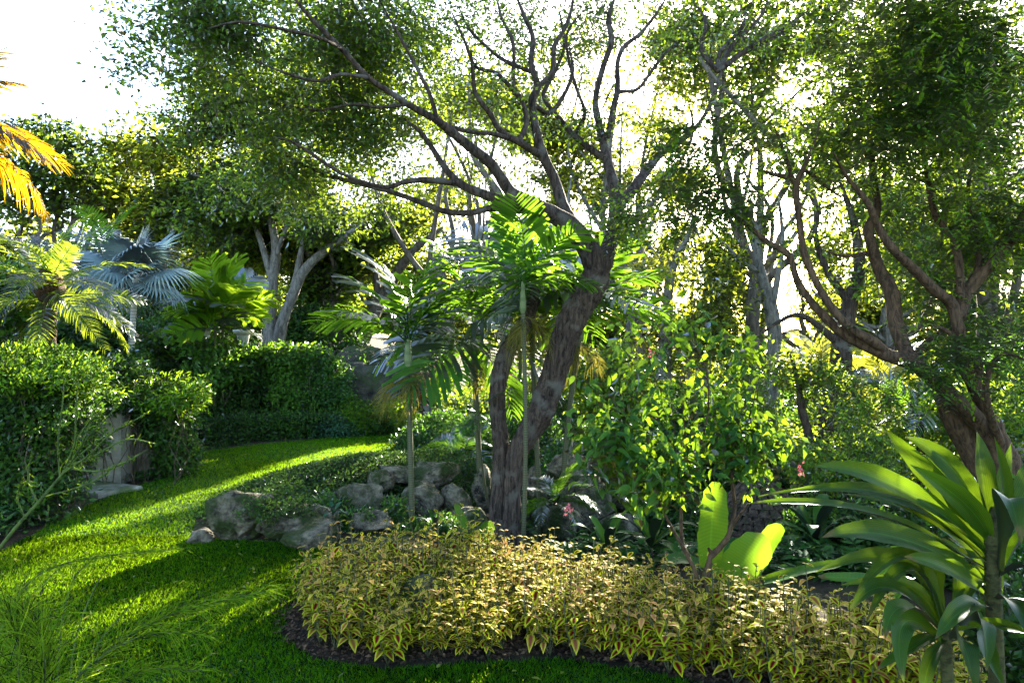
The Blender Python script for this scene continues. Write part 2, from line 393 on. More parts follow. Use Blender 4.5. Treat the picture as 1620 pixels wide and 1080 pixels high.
M_pink  = leafmat("pink_petal", (.6, .16, .18), (.7, .25, .25), (.7, .2, .2), .4, gloss=.3)
M_col   = coleusmat("coleus_leaf", (.12, .005, .010), (.30, .30, .012), (.42, .50, .012), (.60, .50, .07))
M_bark  = barkmat("rough_bark", (.014, .010, .008), (.092, .068, .052), 34, .16, 1.0, spots=(.10, .09, .075))
M_bark2 = barkmat("brown_bark", (.03, .019, .012), (.125, .08, .048), 30, .22, .9)
M_pale  = barkmat("pale_bark", (.07, .066, .06), (.21, .20, .18), 14, .35, .5)
M_far   = barkmat("far_bark", (.05, .04, .032), (.15, .13, .105), 12, .3, .4)
M_twig  = barkmat("twig_bark", (.05, .035, .025), (.14, .11, .08), 30, .5, .2)
M_gstem = ringmat("green_stem", (.085, .075, .035), (.035, .05, .018), 260)
M_pstem = ringmat("pale_palm_stem", (.22, .21, .19), (.46, .45, .42), 120)
M_crshaft = ringmat("crownshaft", (.07, .11, .035), (.11, .15, .06), 60)
M_fibre = barkmat("fibrous_palm_trunk", (.02, .012, .008), (.10, .055, .03), 40, .9, 1.0)
M_rock  = rockmat("boulder_stone", (.014, .013, .011), (.24, .215, .155), (.03, .05, .012), 1.0, 3.8, .50)
M_rock2 = rockmat("grotto_stone", (.012, .012, .010), (.10, .098, .08), (.04, .065, .02), .9, 1.6, .5)
M_soil  = rockmat("soil", (.012, .009, .006), (.05, .036, .022), (.03, .045, .012), .8, 1.2, .3, 1.0)
M_lawnb = rockmat("lawn_soil", (.012, .045, .006), (.02, .085, .008), (.018, .06, .006), .4, 5, .3, 1.0)
M_conc  = rockmat("weathered_render", (.22, .21, .18), (.40, .38, .33), (.10, .11, .07), .25, 1.6, .28)
M_slab  = rockmat("paving_slab", (.17, .165, .14), (.34, .33, .28), (.09, .12, .05), .25, 2.5, .3)
M_white = rockmat("cast_stone", (.45, .44, .40), (.62, .60, .55), (.25, .27, .18), .2, 2.5, .25)
M_shing = rockmat("wooden_shingle", (.025, .018, .014), (.15, .105, .075), (.04, .05, .02), .4, 9, .25)
M_chip  = rockmat("bark_mulch", (.02, .013, .009), (.13, .08, .045), (.05, .035, .02), .3, 9, .3)
def metal(name, c, r=.5):
    m, N, Lk = newmat(name); out = N.new("ShaderNodeOutputMaterial"); p = N.new("ShaderNodeBsdfPrincipled")
    p.inputs['Base Color'].default_value = (*c, 1); p.inputs['Roughness'].default_value = r; p.inputs['Metallic'].default_value = .4
    nz = N.new("ShaderNodeTexNoise"); nz.inputs['Scale'].default_value = 30; bp = N.new("ShaderNodeBump"); bp.inputs['Strength'].default_value = .2
    Lk.new(nz.outputs[0], bp.inputs['Height']); Lk.new(bp.outputs[0], p.inputs['Normal']); Lk.new(p.outputs[0], out.inputs[0]); return m
M_metal = metal("dark_metal", (.13, .14, .15))

# ------------------------------------------------------------------ where the low sun gets through the leaves
SA, SB = SUN[0] / SUN[2], SUN[1] / SUN[2]
def shadow_uv(P):
    return np.c_[P[:, 0] - P[:, 2] * SA, P[:, 1] - P[:, 2] * SB]
def gpt(px, py, z=0.0):
    Y = (EYE - z) * F / (py - 540.0); return ((px - 810.0) / F * Y, Y)
def inpoly(P, poly):
    x, y = P[:, 0], P[:, 1]; ins = np.zeros(len(P), bool); n = len(poly); j = n - 1
    for i in range(n):
        xi, yi = poly[i]; xj, yj = poly[j]
        c = ((yi > y) != (yj > y)) & (x < (xj - xi) * (y - yi) / (yj - yi + 1e-12) + xi)
        ins ^= c; j = i
    return ins
LITPOLY = [[gpt(*p) for p in q] for q in [
    [(350, 768), (420, 742), (520, 714), (640, 702), (640, 722), (560, 733), (480, 752), (420, 762), (360, 775)],
    [(150, 832), (210, 803), (295, 782), (300, 790), (230, 818), (170, 838)],
    [(0, 930), (60, 893), (130, 880), (245, 885), (235, 903), (130, 928), (60, 960), (0, 990)],
    [(0, 875), (70, 838), (150, 825), (150, 838), (80, 858), (0, 895)],
    [(375, 932), (432, 904), (434, 912), (390, 936)],
    [(262, 1060), (300, 1015), (400, 975), (472, 942), (478, 958), (425, 1002), (330, 1050), (262, 1078)],
    [(60, 1010), (110, 992), (200, 975), (200, 985), (120, 1008)],
    [(60, 960), (200, 925), (330, 885), (336, 896), (210, 945), (70, 985)], [(150, 1050), (250, 1000), (350, 950), (360, 962), (270, 1015), (170, 1065)], [(480, 900), (520, 885), (530, 892), (490, 912)],
    [(300, 1078), (345, 1060), (360, 1080), (300, 1100)],
    
]]
def dilate(poly, d):
    P = np.array(poly); e = np.roll(P, -1, 0) - P; n = np.c_[e[:, 1], -e[:, 0]] / (np.linalg.norm(e, axis=1, keepdims=True) + 1e-9)
    ar = np.sum(P[:, 0] * np.roll(P[:, 1], -1) - np.roll(P[:, 0], -1) * P[:, 1]); n = n if ar > 0 else -n
    m = norm(n + np.roll(n, 1, 0)); g = np.array([SA, SB]) / math.hypot(SA, SB)
    return [tuple(v) for v in P + d * m + .38 * (m @ g)[:, None] * g]
LITPOLY = [dilate(p, .10) for p in LITPOLY]
# spheres of garden the photo shows sunlit: centre, radius, share of leaves in the way taken off
LIT = []
def lit(px, py, Y, r, k): LIT.append((at(px, py, Y), r, k))
lit(720, 900, 4.8, .5, .8); lit(850, 900, 4.8, .55, 1.0); lit(1000, 900, 4.4, .45, .85); lit(1180, 940, 4.0, .5, .6)
lit(1140, 850, 4.9, .4, .95); lit(1250, 905, 4.8, .35, .9); lit(590, 930, 4.6, .4, .5)
lit(1080, 650, 4.4, .8, .75); lit(650, 450, 7.2, .7, .8); lit(760, 430, 7, .6, .8); lit(1000, 480, 6.8, .5, .7)
lit(1450, 850, 3.2, .6, .75); lit(100, 400, 9, 1.2, 1.0); lit(40, 580, 7.5, 1.0, 1.0); lit(120, 600, 7.5, .5, 1.0); lit(250, 615, 9.3, .7, 1.0); lit(520, 600, 14.3, .6, .8)
lit(1380, 650, 9, 1.4, .6); lit(370, 480, 12, 1., .7); lit(400, 570, 14, 1.2, .8); lit(590, 560, 15.5, 1.2, .8); lit(700, 680, 13, 1.0, .6)
lit(150, 980, 2.2, .45, .7); lit(150, 700, 2.2, .5, .7)
lit(500, 180, 7.0, 1.2, .5); lit(380, 150, 6.8, .8, .45); lit(620, 60, 7.2, .9, .35); lit(1450, 200, 6.2, 1.2, .35); lit(1150, 200, 5.9, .7, .4); lit(1330, 120, 6, .7, .35); lit(1570, 420, 6.4, .8, .4)
lit(200, 250, 26, 3.5, .6); lit(90, 260, 24, 3.0, .6); lit(300, 300, 23, 2.5, .6); lit(560, 380, 19, 2.5, .7); lit(420, 300, 16.5, 1.5, .6)
lit(20, 230, 5.5, .6, 1.0); lit(1250, 640, 10, 1.2, .7); lit(1480, 690, 9.2, 1.2, .7); lit(960, 600, 12, 1.2, .8); lit(740, 600, 15, 1.2, .8)
lit(460, 590, 14.2, 1.3, 1.0); lit(1340, 700, 8.5, 1.0, .9); lit(1400, 600, 12, 1.5, .8); lit(1560, 640, 9, 1.0, .8)
def sunpass(P, tough=1.0):
    """True for the leaves that stay: gaps are left along the sunbeams the photograph shows"""
    uv = shadow_uv(P); keep = np.ones(len(P), bool); u = rng.random(len(P))
    for pl in LITPOLY:
        keep &= ~(inpoly(uv, pl) & (u < .995) & (P[:, 2] > .9))
    for c, r, k in LIT:
        cu = shadow_uv(c[None])[0]
        # across the beam the sphere's outline is an ellipse on the ground
        du = uv - cu; al = du @ (np.array([SA, SB]) / math.hypot(SA, SB)); ac = du @ (np.array([-SB, SA]) / math.hypot(SA, SB))
        d = np.hypot(al * SUN[2], ac)
        along = (P - c) @ SUN
        keep &= ~((d < r) & (along > r * 1.15) & (rng.random(len(P)) < k * tough))
    return keep

# ------------------------------------------------------------------ terrain
LAWN = [(-5.6, .3), (-5.2, 3), (-4.8, 5), (-4.6, 6.2), (-4.85, 7.6), (-4.95, 8.7), (-4.7, 9.9), (-5.15, 10.8), (-5.3, 11.7), (-4.6, 12.6), (-3.6, 13.3), (-2.66, 13.8), (-1.95, 13.8),
        (-1.75, 12.4), (-2.0, 11), (-2.5, 10), (-2.95, 9.1), (-3.3, 8.2), (-3.35, 7.2), (-3.1, 6.6), (-2.5, 6.42), (-1.9, 6.32), (-1.45, 6.15), (-1.47, 5.3), (-1.60, 4.9),
        (-1.48, 4.37), (-1.18, 4.06), (-.75, 3.93), (-.2, 4.0), (.25, 4.05), (.7, 3.9), (1.1, 3.68), (1.7, 3.3), (2.4, 2.8), (2.9, 2.2), (3.0, .3)]
BED = [(-1.5, 5.05), (-1.15, 5.45), (-.6, 5.6), (.1, 5.45), (.6, 5.1), (1.15, 4.75), (1.75, 4.4), (2.2, 4.1), (2.5, 3.7), (2.35, 3.2), (2.0, 3.25), (1.55, 3.5), (1.1, 3.75), (.7, 3.97), (.25, 4.12), (-.2, 4.07), (-.75, 4.0), (-1.15, 4.13), (-1.42, 4.42), (-1.55, 4.8)]
def height(x, y):
    x = np.asarray(x, float); y = np.asarray(y, float)
    yw = 14.7 - 4.2 * sm(-5.4, -7.2, x)
    ter = 1.3 * sm(0, .7, y - yw) * sm(-2.1, -2.7, x)
    dip = -1.75 * np.exp(-((x - 3.6) / 2.6) ** 2 - ((y - 10.2) / 2.9) ** 2)
    dip2 = -.5 * np.exp(-((x - .4) / 1.2) ** 2 - ((y - 8.2) / 1.4) ** 2)
    mound = .28 * np.exp(-((x + 2.0) / .9) ** 2 - ((y - 8.6) / 1.3) ** 2)
    far = 1.0 * sm(20, 60, y) * sm(0, -12, x) - 3.5 * sm(18, 70, y) * sm(-2, 8, x)
    und = .04 * np.sin(x * .9 + 1) * np.sin(y * .7)
    inl = sm(-.2, .8, x)  # keep the lawn even
    return ter + dip * sm(5.4, 7.0, y) + dip2 * sm(5.8, 7.2, y) + mound + far + und * inl

# ------------------------------------------------------------------ setting: ground, lawn, grass, mulch
def grid_sheet(name, xs, ys, mat, dz=0.0, mask=None):
    X, Yg = np.meshgrid(xs, ys); Z = height(X, Yg) + dz
    V = np.c_[X.ravel(), Yg.ravel(), Z.ravel()]; nx = len(xs)
    i = (np.arange(len(ys) - 1)[:, None] * nx + np.arange(nx - 1)[None]).ravel()
    q = np.stack([i, i + 1, i + nx + 1, i + nx], -1)
    if mask is not None:
        cen = V[q].mean(1); q = q[mask(cen)]
        used = np.unique(q); mp = np.zeros(len(V), int); mp[used] = np.arange(len(used)); V = V[used]; q = mp[q]
    b = Bag(); b.add(V, [q]); return b.build(name, mat, kind='structure')
xs = np.unique(np.r_[np.linspace(-900, -30, 14), np.arange(-30, -9, 1.5), np.arange(-9, 9, .16), np.arange(9, 30, 1.5), np.linspace(30, 900, 14)])
ys = np.unique(np.r_[np.linspace(-60, -2, 8), np.arange(-2, 19, .16), np.arange(19, 60, 2.0), np.linspace(60, 1800, 16)])
grid_sheet("ground", xs, ys, M_soil)
grid_sheet("lawn", np.arange(-6, 3.3, .06), np.arange(.2, 14.2, .06), M_lawnb, .012, lambda c: inpoly(c, LAWN))
# terrace lawn behind the hedges
b = Bag()
g2 = [(-9.5, 17), (-3.2, 17), (-3.0, 24), (-10, 24)]
grid_sheet("terrace_lawn", np.arange(-10.2, -2.8, .2), np.arange(16.8, 24.2, .2), M_lawnb, .012, lambda c: inpoly(c, g2))

def scatter(poly, dens, extra=None):
    P = np.array(poly); lo, hi = P.min(0), P.max(0); A = np.prod(hi - lo); n = int(A * dens)
    Q = lo + rng.random((n, 2)) * (hi - lo); Q = Q[inpoly(Q, poly)]
    return Q
def grass_patch(name, Q, L, W, mat, kind='blade', lean=.9):
    n = len(Q); b = Bag()
    C = np.c_[Q, height(Q[:, 0], Q[:, 1]) + .005]
    D = np.c_[rng.normal(size=(n, 2)) * lean, np.abs(rng.normal(size=n)) * .6 + .55]
    N = rng.normal(size=(n, 3)); N[:, 2] += .8
    cl = noise3(C, 2.2, 4) * .35 + rng.random(n) * .75
    leaves(b, C, D, N, L * (0.6 + .8 * rng.random(n)) * (1 + .25 * noise3(C, 3.0, 9)), W * (.7 + .6 * rng.random(n)), kind, np.clip(cl, 0, 1))
    return b.build(name, mat, kind='stuff')
def inview(Q, m=.15):
    return (np.abs(Q[:, 0]) < (.75 + m) * Q[:, 1] + .3) & (Q[:, 1] > 2.9)
Q = scatter(LAWN, 14000); Q = Q[inview(Q) & (Q[:, 1] < 6.6)]
o = grass_patch("lawn_grass", Q, .034, .0054, M_grass, 'rhomb')
tag(o, "short broad-bladed grass of the near lawn in front of the coleus bed", "grass")
Q = scatter(LAWN, 5000); Q = Q[inview(Q) & (Q[:, 1] >= 6.6)]
o = grass_patch("lawn_grass", Q, .04, .009, M_grass, 'tri')
tag(o, "mown grass of the far lawn curving away past the boulders", "grass")
Q = scatter(g2, 350)
o = grass_patch("terrace_grass", Q, .10, .03, M_grass, 'tri')
tag(o, "strip of mown grass on the upper terrace above the creeper wall", "grass")

Q = scatter(LAWN, 12); Q = Q[inview(Q)]; n = len(Q); b = Bag(); C = np.c_[Q, height(Q[:, 0], Q[:, 1]) + .045]
leaves(b, C, np.c_[rng.normal(size=(n, 2)), rng.normal(size=n) * .3], np.c_[rng.normal(size=(n, 2)) * .5, np.ones(n)], .045 * (.5 + rng.random(n)), .02, 'oval')
o = b.build("fallen_leaves", M_yell, kind='stuff'); tag(o, "few fallen yellowish leaves scattered over the lawn", "fallen leaves")
# mulch of the bed
c_ = np.mean(BED, 0); Q = scatter([tuple(c_ + (np.array(p) - c_) * 1.07) for p in BED], 2600); n = len(Q); b = Bag()
C = np.c_[Q, height(Q[:, 0], Q[:, 1]) + .01 + .02 * rng.random(n)]
leaves(b, C, np.c_[rng.normal(size=(n, 2)), rng.normal(size=n) * .3], np.c_[rng.normal(size=(n, 2)) * .6, np.ones(n)], .018 + .035 * rng.random(n) ** 2, .008 + .016 * rng.random(n), 'rhomb')
o = b.build("bark_mulch", M_chip, kind='stuff'); tag(o, "dark bark mulch under the coleus plants", "mulch")

# paving step by the pillar and the stone path at the far end of the lawn
def slab(name, poly, z0, z1, mat, label, cat, bev=.02):
    P = np.array(poly); c = P.mean(0); n = len(P); b = Bag()
    lay = [(P, z0), (P, z1 - bev), (c + (P - c) * (1 - bev * 1.5), z1)]
    V = np.vstack([np.c_[p, np.full(n, z)] for p, z in lay])
    q = [[l * n + k, l * n + (k + 1) % n, (l + 1) * n + (k + 1) % n, (l + 1) * n + k] for l in range(2) for k in range(n)]
    b.add(V, [np.array(q), np.arange(2 * n, 3 * n)[None]])
    o = b.build(name, mat, smooth=False); 
    if label: tag(o, label, cat)
    return o
slab("paving_slab", [(-5.75, 8.55), (-5.0, 8.25), (-4.72, 8.72), (-5.6, 9.1)], -.05, .06, M_slab, "pale paving slab at the lawn edge before the grey pillar", "paving slab")
slab("path_slab", [(-1.95, 14.0), (-1.1, 13.95), (-1.0, 14.9), (-1.9, 15.0)], -.05, .045, M_slab, "flat path slab at the far end of the lawn beside the low round bushes", "paving slab")

# ------------------------------------------------------------------ boulders
ico_cache = {}
def icosphere(sub):
    if sub in ico_cache: return ico_cache[sub]
    import bmesh
    bm = bmesh.new(); bmesh.ops.create_icosphere(bm, subdivisions=sub, radius=1)
    bm.verts.index_update()
    V = np.array([v.co[:] for v in bm.verts]); Fc = np.array([[v.index for v in f.verts] for f in bm.faces]); bm.free()
    ico_cache[sub] = (V, Fc); return V, Fc
def boulder(c, r, seed, name='boulder', label='', mat=None, rz=0.0, sub=4, boxy=.5, group=None, cat='boulder', build=True, amp=.27):
    V, Fc = icosphere(sub); V = V.copy()
    V = V / (np.abs(V) ** (2 + 3 * boxy)).sum(1, keepdims=True) ** (1 / (2 + 3 * boxy))
    V = V @ np.linalg.qr(np.random.default_rng(seed + 9).normal(size=(3, 3)))[0] if boxy < .6 else V
    d = noise3(V, 1.5, seed) * amp + noise3(V, 4.0, seed + 1) * amp * .5 + noise3(V, 9, seed + 2) * amp * .26 + noise3(V, 20, seed + 3) * amp * .12 - np.abs(noise3(V, 5.5, seed + 4)) * amp * .35
    # flat broken facets
    rr = np.random.default_rng(seed)
    for k in range(11):
        nn = norm(rr.normal(size=3)); h = rr.uniform(.55, .85); s = V @ nn
        V = V - np.where(s > h, (s - h) * .8, 0)[:, None] * nn
    V = V * (1 + d[:, None])
    V = V * np.array(r)
    cs, sn = math.cos(rz), math.sin(rz); V = V @ np.array([[cs, sn, 0], [-sn, cs, 0], [0, 0, 1]])
    b = Bag(); b.add(V, [Fc])
    if not build: return b, c
    o = b.build(name, mat or M_rock); o.location = tuple(c)
    if label: tag(o, label, cat, group)
    return o
# px, py of centre, half width, half height (photo pixels), Y
ROCKS = [
 (385, 824, 50, 45, 6.55, .2, .7, "largest grey boulder at the left end of the rock row, creeper spilling over its top"),
 (322, 853, 27, 17, 6.45, .6, .5, "small low stone tucked against the left foot of the largest boulder"),
 (478, 832, 60, 34, 6.6, -.3, .5, "long sloping pale boulder right of the largest boulder in the rock row"),
 (496, 850, 46, 25, 6.35, .3, .5, "dark low boulder on the grass in front of the long sloping boulder"),
 (566, 788, 44, 33, 7.4, .2, .9, "squared mossy boulder between the sloping boulder and the thin palm stem"),
 (520, 806, 26, 24, 7.2, .5, .4, "rounded boulder with a green rosette plant in front, left of the squared boulder"),
 (663, 792, 34, 40, 7.7, .1, .5, "rounded upright pale boulder directly behind the thin single palm stem"),
 (722, 792, 32, 34, 7.75, -.2, .7, "brownish boulder between the round pale boulder and the big trunk"),
 (600, 762, 26, 20, 8.0, .3, .6, "narrow mossy stone above the squared boulder"),
 (628, 748, 50, 12, 8.5, .1, .6, "flat capping stone on top of the rock wall left of the palm stem"),
 (700, 745, 44, 19, 8.4, -.1, .6, "mossy green capping stone at the top of the rock wall right of the palm stem"),
 (577, 822, 42, 22, 6.9, .2, .4, "half-hidden mossy stone just behind the left part of the coleus bed"),
 (748, 826, 28, 28, 7.4, .4, .6, "dark stone against the left foot of the big leaning trunk"),
 (762, 775, 22, 34, 8.2, .4, .6, "tall dark stone just behind the left trunk of the big tree"),
 (893, 752, 40, 38, 8.6, .4, .6, "upper grey boulder right of the big trunk behind the green palm stems"),
 (885, 830, 36, 34, 7.7, .1, .6, "rounded grey boulder low beside the rightmost green palm stem"),
 (930, 792, 42, 36, 8.2, .4, .6, "broad weathered boulder behind the pink hanging flower"),
 (975, 836, 44, 28, 7.9, -.3, .5, "wide dark boulder lying low behind the coleus bed"),
 (1000, 796, 40, 26, 8.6, .3, .6, "shaded boulder half behind the large-leaved shrub"),
 (900, 868, 22, 14, 7.0, .2, .5, "small pale stone at the back edge of the coleus bed by the palm stems"),
 (970, 875, 34, 20, 7.2, .2, .5, "low dark stone at the back edge of the bed below the wide dark boulder"),
 (848, 768, 20, 34, 8.4, .1, .6, "narrow stone seen between the big trunk and the green palm stems"),
 (940, 725, 44, 24, 9.3, .4, .6, "upper back boulder left of the large-leaved shrub"),
]
for i, (px, py, rx, ry, Y, rz, bx, lb) in enumerate(ROCKS):
    c = at(px, py, Y); a = rx / F * Y; h = ry / F * Y
    boulder(c, (a * 1.0, a * (.8 + .2 * rng.random()), h * 1.08), 20 + i * 7, label=lb, rz=rz * .6, boxy=bx, sub=5 if i in (0, 2) else 4)
boulder((-.62, 4.62, .13), (.24, .2, .20), 321, label="smooth violet-grey stone half buried among the left coleus plants", rz=.3, boxy=.3)

# ------------------------------------------------------------------ trees grown from limbs traced on the photograph
def px_limb(rows):
    """rows of (px, py, Y, width in photo px) -> smooth (x, y, z, radius)"""
    out = []
    for px, py, Y, w in rows:
        p = at(px, py, Y); out.append([*p, w * .5 / F * Y])
    out[-1][3] *= .5
    return smooth_path(out)

class Tree:
    def __init__(s, name, label, cat, base, bark, leafm, group=None):
        s.base = np.array(base, float); s.o = thing(name, label, cat, base, group)
        s.bark = bark; s.leafm = leafm; s.nodes = []; s.nr = []
    def part(s, name, bag, mat=None, kind=None, parent=None):
        rel(bag, s.base); return bag.build(name, mat or s.bark, parent or s.o, kind=kind)
    def limb(s, path, name='limb', k=9, rough=.09, part=True, bag=None):
        if s.nodes and bag is None:
            A = np.vstack(s.nodes); j = int(np.argmin(((A - path[0, :3]) ** 2).sum(1))); g = np.linalg.norm(A[j] - path[0, :3])
            if g > .02: path = np.vstack([[*A[j], path[0, 3]], path])
        b = bag or Bag(); tube(b, path[:, :3], path[:, 3], k, rough, rng.random(), cap=True)
        s.nodes.append(path[:, :3]); s.nr.append(path[:, 3])
        if bag is None: s.part(name, b)
    def finish(s): s.N = np.vstack(s.nodes); s.NR = np.concatenate(s.nr)
    def twigs(s, T, name='twigs', minstart=0.0, rtip=.003, k=3, zlift=.35, start=None):
        """join each leaf clump T to the nearest wood, growing outwards"""
        s.finish(); N, NR = s.N, s.NR
        cap = len(N) + len(T) * 3 + 5; A = np.zeros((cap, 3)); AR = np.zeros(cap); n = len(N); A[:n] = N; AR[:n] = NR
        d0 = np.array([np.min(((N - t) ** 2).sum(1)) for t in T]); order = np.argsort(d0)
        P = np.zeros((len(T), 6, 3)); RR = np.zeros((len(T), 6)); tt = np.linspace(0, 1, 6)[:, None]
        for i, ti in enumerate(order):
            t = T[ti]; dd = ((A[:n] - t) ** 2).sum(1) + 0.002 / (AR[:n] + .004) * .05
            j = int(np.argmin(dd)); p = A[j]; L = math.sqrt(((t - p) ** 2).sum()) + 1e-4
            m = (p + t) / 2 + rng.normal(size=3) * L * .13 + np.array([0, 0, -L * zlift * .35])
            P[i] = p * (1 - tt) ** 2 + m * 2 * tt * (1 - tt) + t * tt ** 2
            P[i, 1:5] += rng.normal(size=(4, 3)) * L * .022
            r0 = min(AR[j] * .75, rtip + .011 * L ** .8 + .001)
            RR[i] = np.linspace(r0, max(rtip * .7, .0012), 6)
            A[n:n + 3] = P[i][[2, 4, 5]]; AR[n:n + 3] = RR[i][[2, 4, 5]]; n += 3
        b = Bag(); tubes(b, P, RR, k, .5); s.part(name, b, kind='stuff')
        return P[:, -1] - P[:, -2], T[order]

def ell_points(ells, n, flat=1.0):
    """random points in several ellipsoids: (centre, radii, weight)"""
    w = np.array([e[2] for e in ells], float); w /= w.sum(); out = []
    for (c, r, _), wi in zip(ells, w):
        m = max(1, int(round(n * wi))); d = norm(rng.normal(size=(m, 3))); q = rng.random(m)[:, None] ** .46 * (1 + .42 * noise3(d + np.asarray(c) * .37, 2.3, int(abs(c[0] * 7)))[:, None])
        out.append(np.asarray(c) + d * q * np.asarray(r))
    out = np.vstack(out)
    return out
def clumpy(P, s, th, seed=5):
    v = noise3(P, s, seed) + .35 * rng.normal(size=len(P)); return P[v > th]
def px_ell(px, py, Y, rx, ry, ryY, w=None):
    return (at(px, py, Y), (rx / F * Y, ryY, ry / F * Y), w if w else rx * ry * (ryY + .5) / 1000)

def clump_leaves(bag, T, per, rad, L, W, kind, tough=1.0, flat=.6, up=.55, droop=.3, tint=None):
    n = len(T) * per
    C = np.repeat(T, per, 0) + rng.normal(size=(n, 3)) * np.array([rad, rad, rad * flat]) * .6
    D, N = rand_leaf_frame(n, up, droop, out=norm(C - np.repeat(T, per, 0)) * .6)
    base = rng.random(len(T)) if tint is None else tint
    rnd = np.clip(np.repeat(base, per) * .55 + rng.random(n) * .5, 0, 1)
    k = sunpass(C, tough)
    C, D, N, rnd = C[k], D[k], N[k], rnd[k]
    m = len(C)
    leaves(bag, C, D, N, L * (.65 + .7 * rng.random(m)), W * (.7 + .6 * rng.random(m)), kind, rnd)
def sprays(bag, C, D, nl, Lr, lL, lW, droop=.35, kind='rhomb', tough=1.0, rnd=None, cull=True):
    """pinnate leaves: leaflets in two rows along a drooping leaf stalk"""
    if cull:
        k = sunpass(C, tough); C, D = C[k], D[k]
        if rnd is not None: rnd = rnd[k]
    m = len(C)
    if m == 0: return
    if rnd is None: rnd = rng.random(m)
    D = norm(D); Z = np.array([0, 0, 1.0]); S = norm(np.cross(D, Z)); t = np.linspace(.2, 1, nl)
    Lr = Lr * (.7 + .6 * rng.random(m))
    pos = C[:, None] + D[:, None] * (t[None, :, None] * Lr[:, None, None]) - Z * (droop * (t ** 2)[None, :, None] * Lr[:, None, None])
    for sgn in (-1, 1):
        dirs = S[:, None] * sgn + D[:, None] * .55 - Z * .25 + rng.normal(size=(m, nl, 3)) * .15
        N = np.tile(Z, (m * nl, 1)) + rng.normal(size=(m * nl, 3)) * .3
        taper = np.tile(np.sin(np.linspace(.5, 2.6, nl)) * .6 + .45, m)
        leaves(bag, pos.reshape(-1, 3), dirs.reshape(-1, 3), N, lL * taper, lW * taper, kind, np.repeat(rnd, nl) * .8 + rng.random(m * nl) * .2)

# --- the big leaning tree
BT = Tree("leaning_tree", "big twin-trunked rough-barked tree leaning right from behind the coleus bed", "tree", (*at(805, 860, 7.0)[:2], -.25), M_bark, M_tree)
tr = Bag()
p1 = px_limb([(804, 915, 6.95, 52), (807, 860, 6.98, 36), (811, 790, 7, 31), (818, 722, 7, 33), (832, 692, 7, 37), (852, 658, 7, 42), (864, 627, 7, 42), (877, 590, 7, 40), (895, 530, 6.95, 44), (912, 493, 6.95, 46), (934, 460, 6.95, 47), (945, 428, 6.95, 44), (948, 410, 6.95, 40)])
p2 = px_limb([(782, 915, 7.05, 44), (785, 860, 7.05, 31), (789, 790, 7.05, 28), (793, 720, 7.1, 28), (789, 665, 7.15, 27), (786, 627, 7.15, 26), (791, 592, 7.2, 28), (802, 556, 7.3, 28), (822, 524, 7.4, 26), (840, 490, 7.6, 20), (848, 440, 7.9, 15), (842, 380, 8.2, 9)])
def fine(p): return smooth_path(p, sub=3)
for p_ in (p1, p2):
    p_ = fine(p_); tube(tr, p_[:, :3], p_[:, 3], 44, .03, .5, True, ridge=.13); BT.nodes.append(p_[:, :3]); BT.nr.append(p_[:, 3])
for k in range(7):   # root flare
    a_ = k * .9 + .3; c_ = np.array([*at(797, 860, 7.0)[:2], float(height(-.08, 7.0))])
    d_ = np.array([math.cos(a_), math.sin(a_), 0]); tube(tr, np.array([c_ + [0, 0, .34] + d_ * .05, c_ + [0, 0, .12] + d_ * .16, c_ + [0, 0, .0] + d_ * .30, c_ - [0, 0, .1] + d_ * .5]), np.array([.05, .07, .05, .03]), 10, .1)
BT.part("trunk", tr)
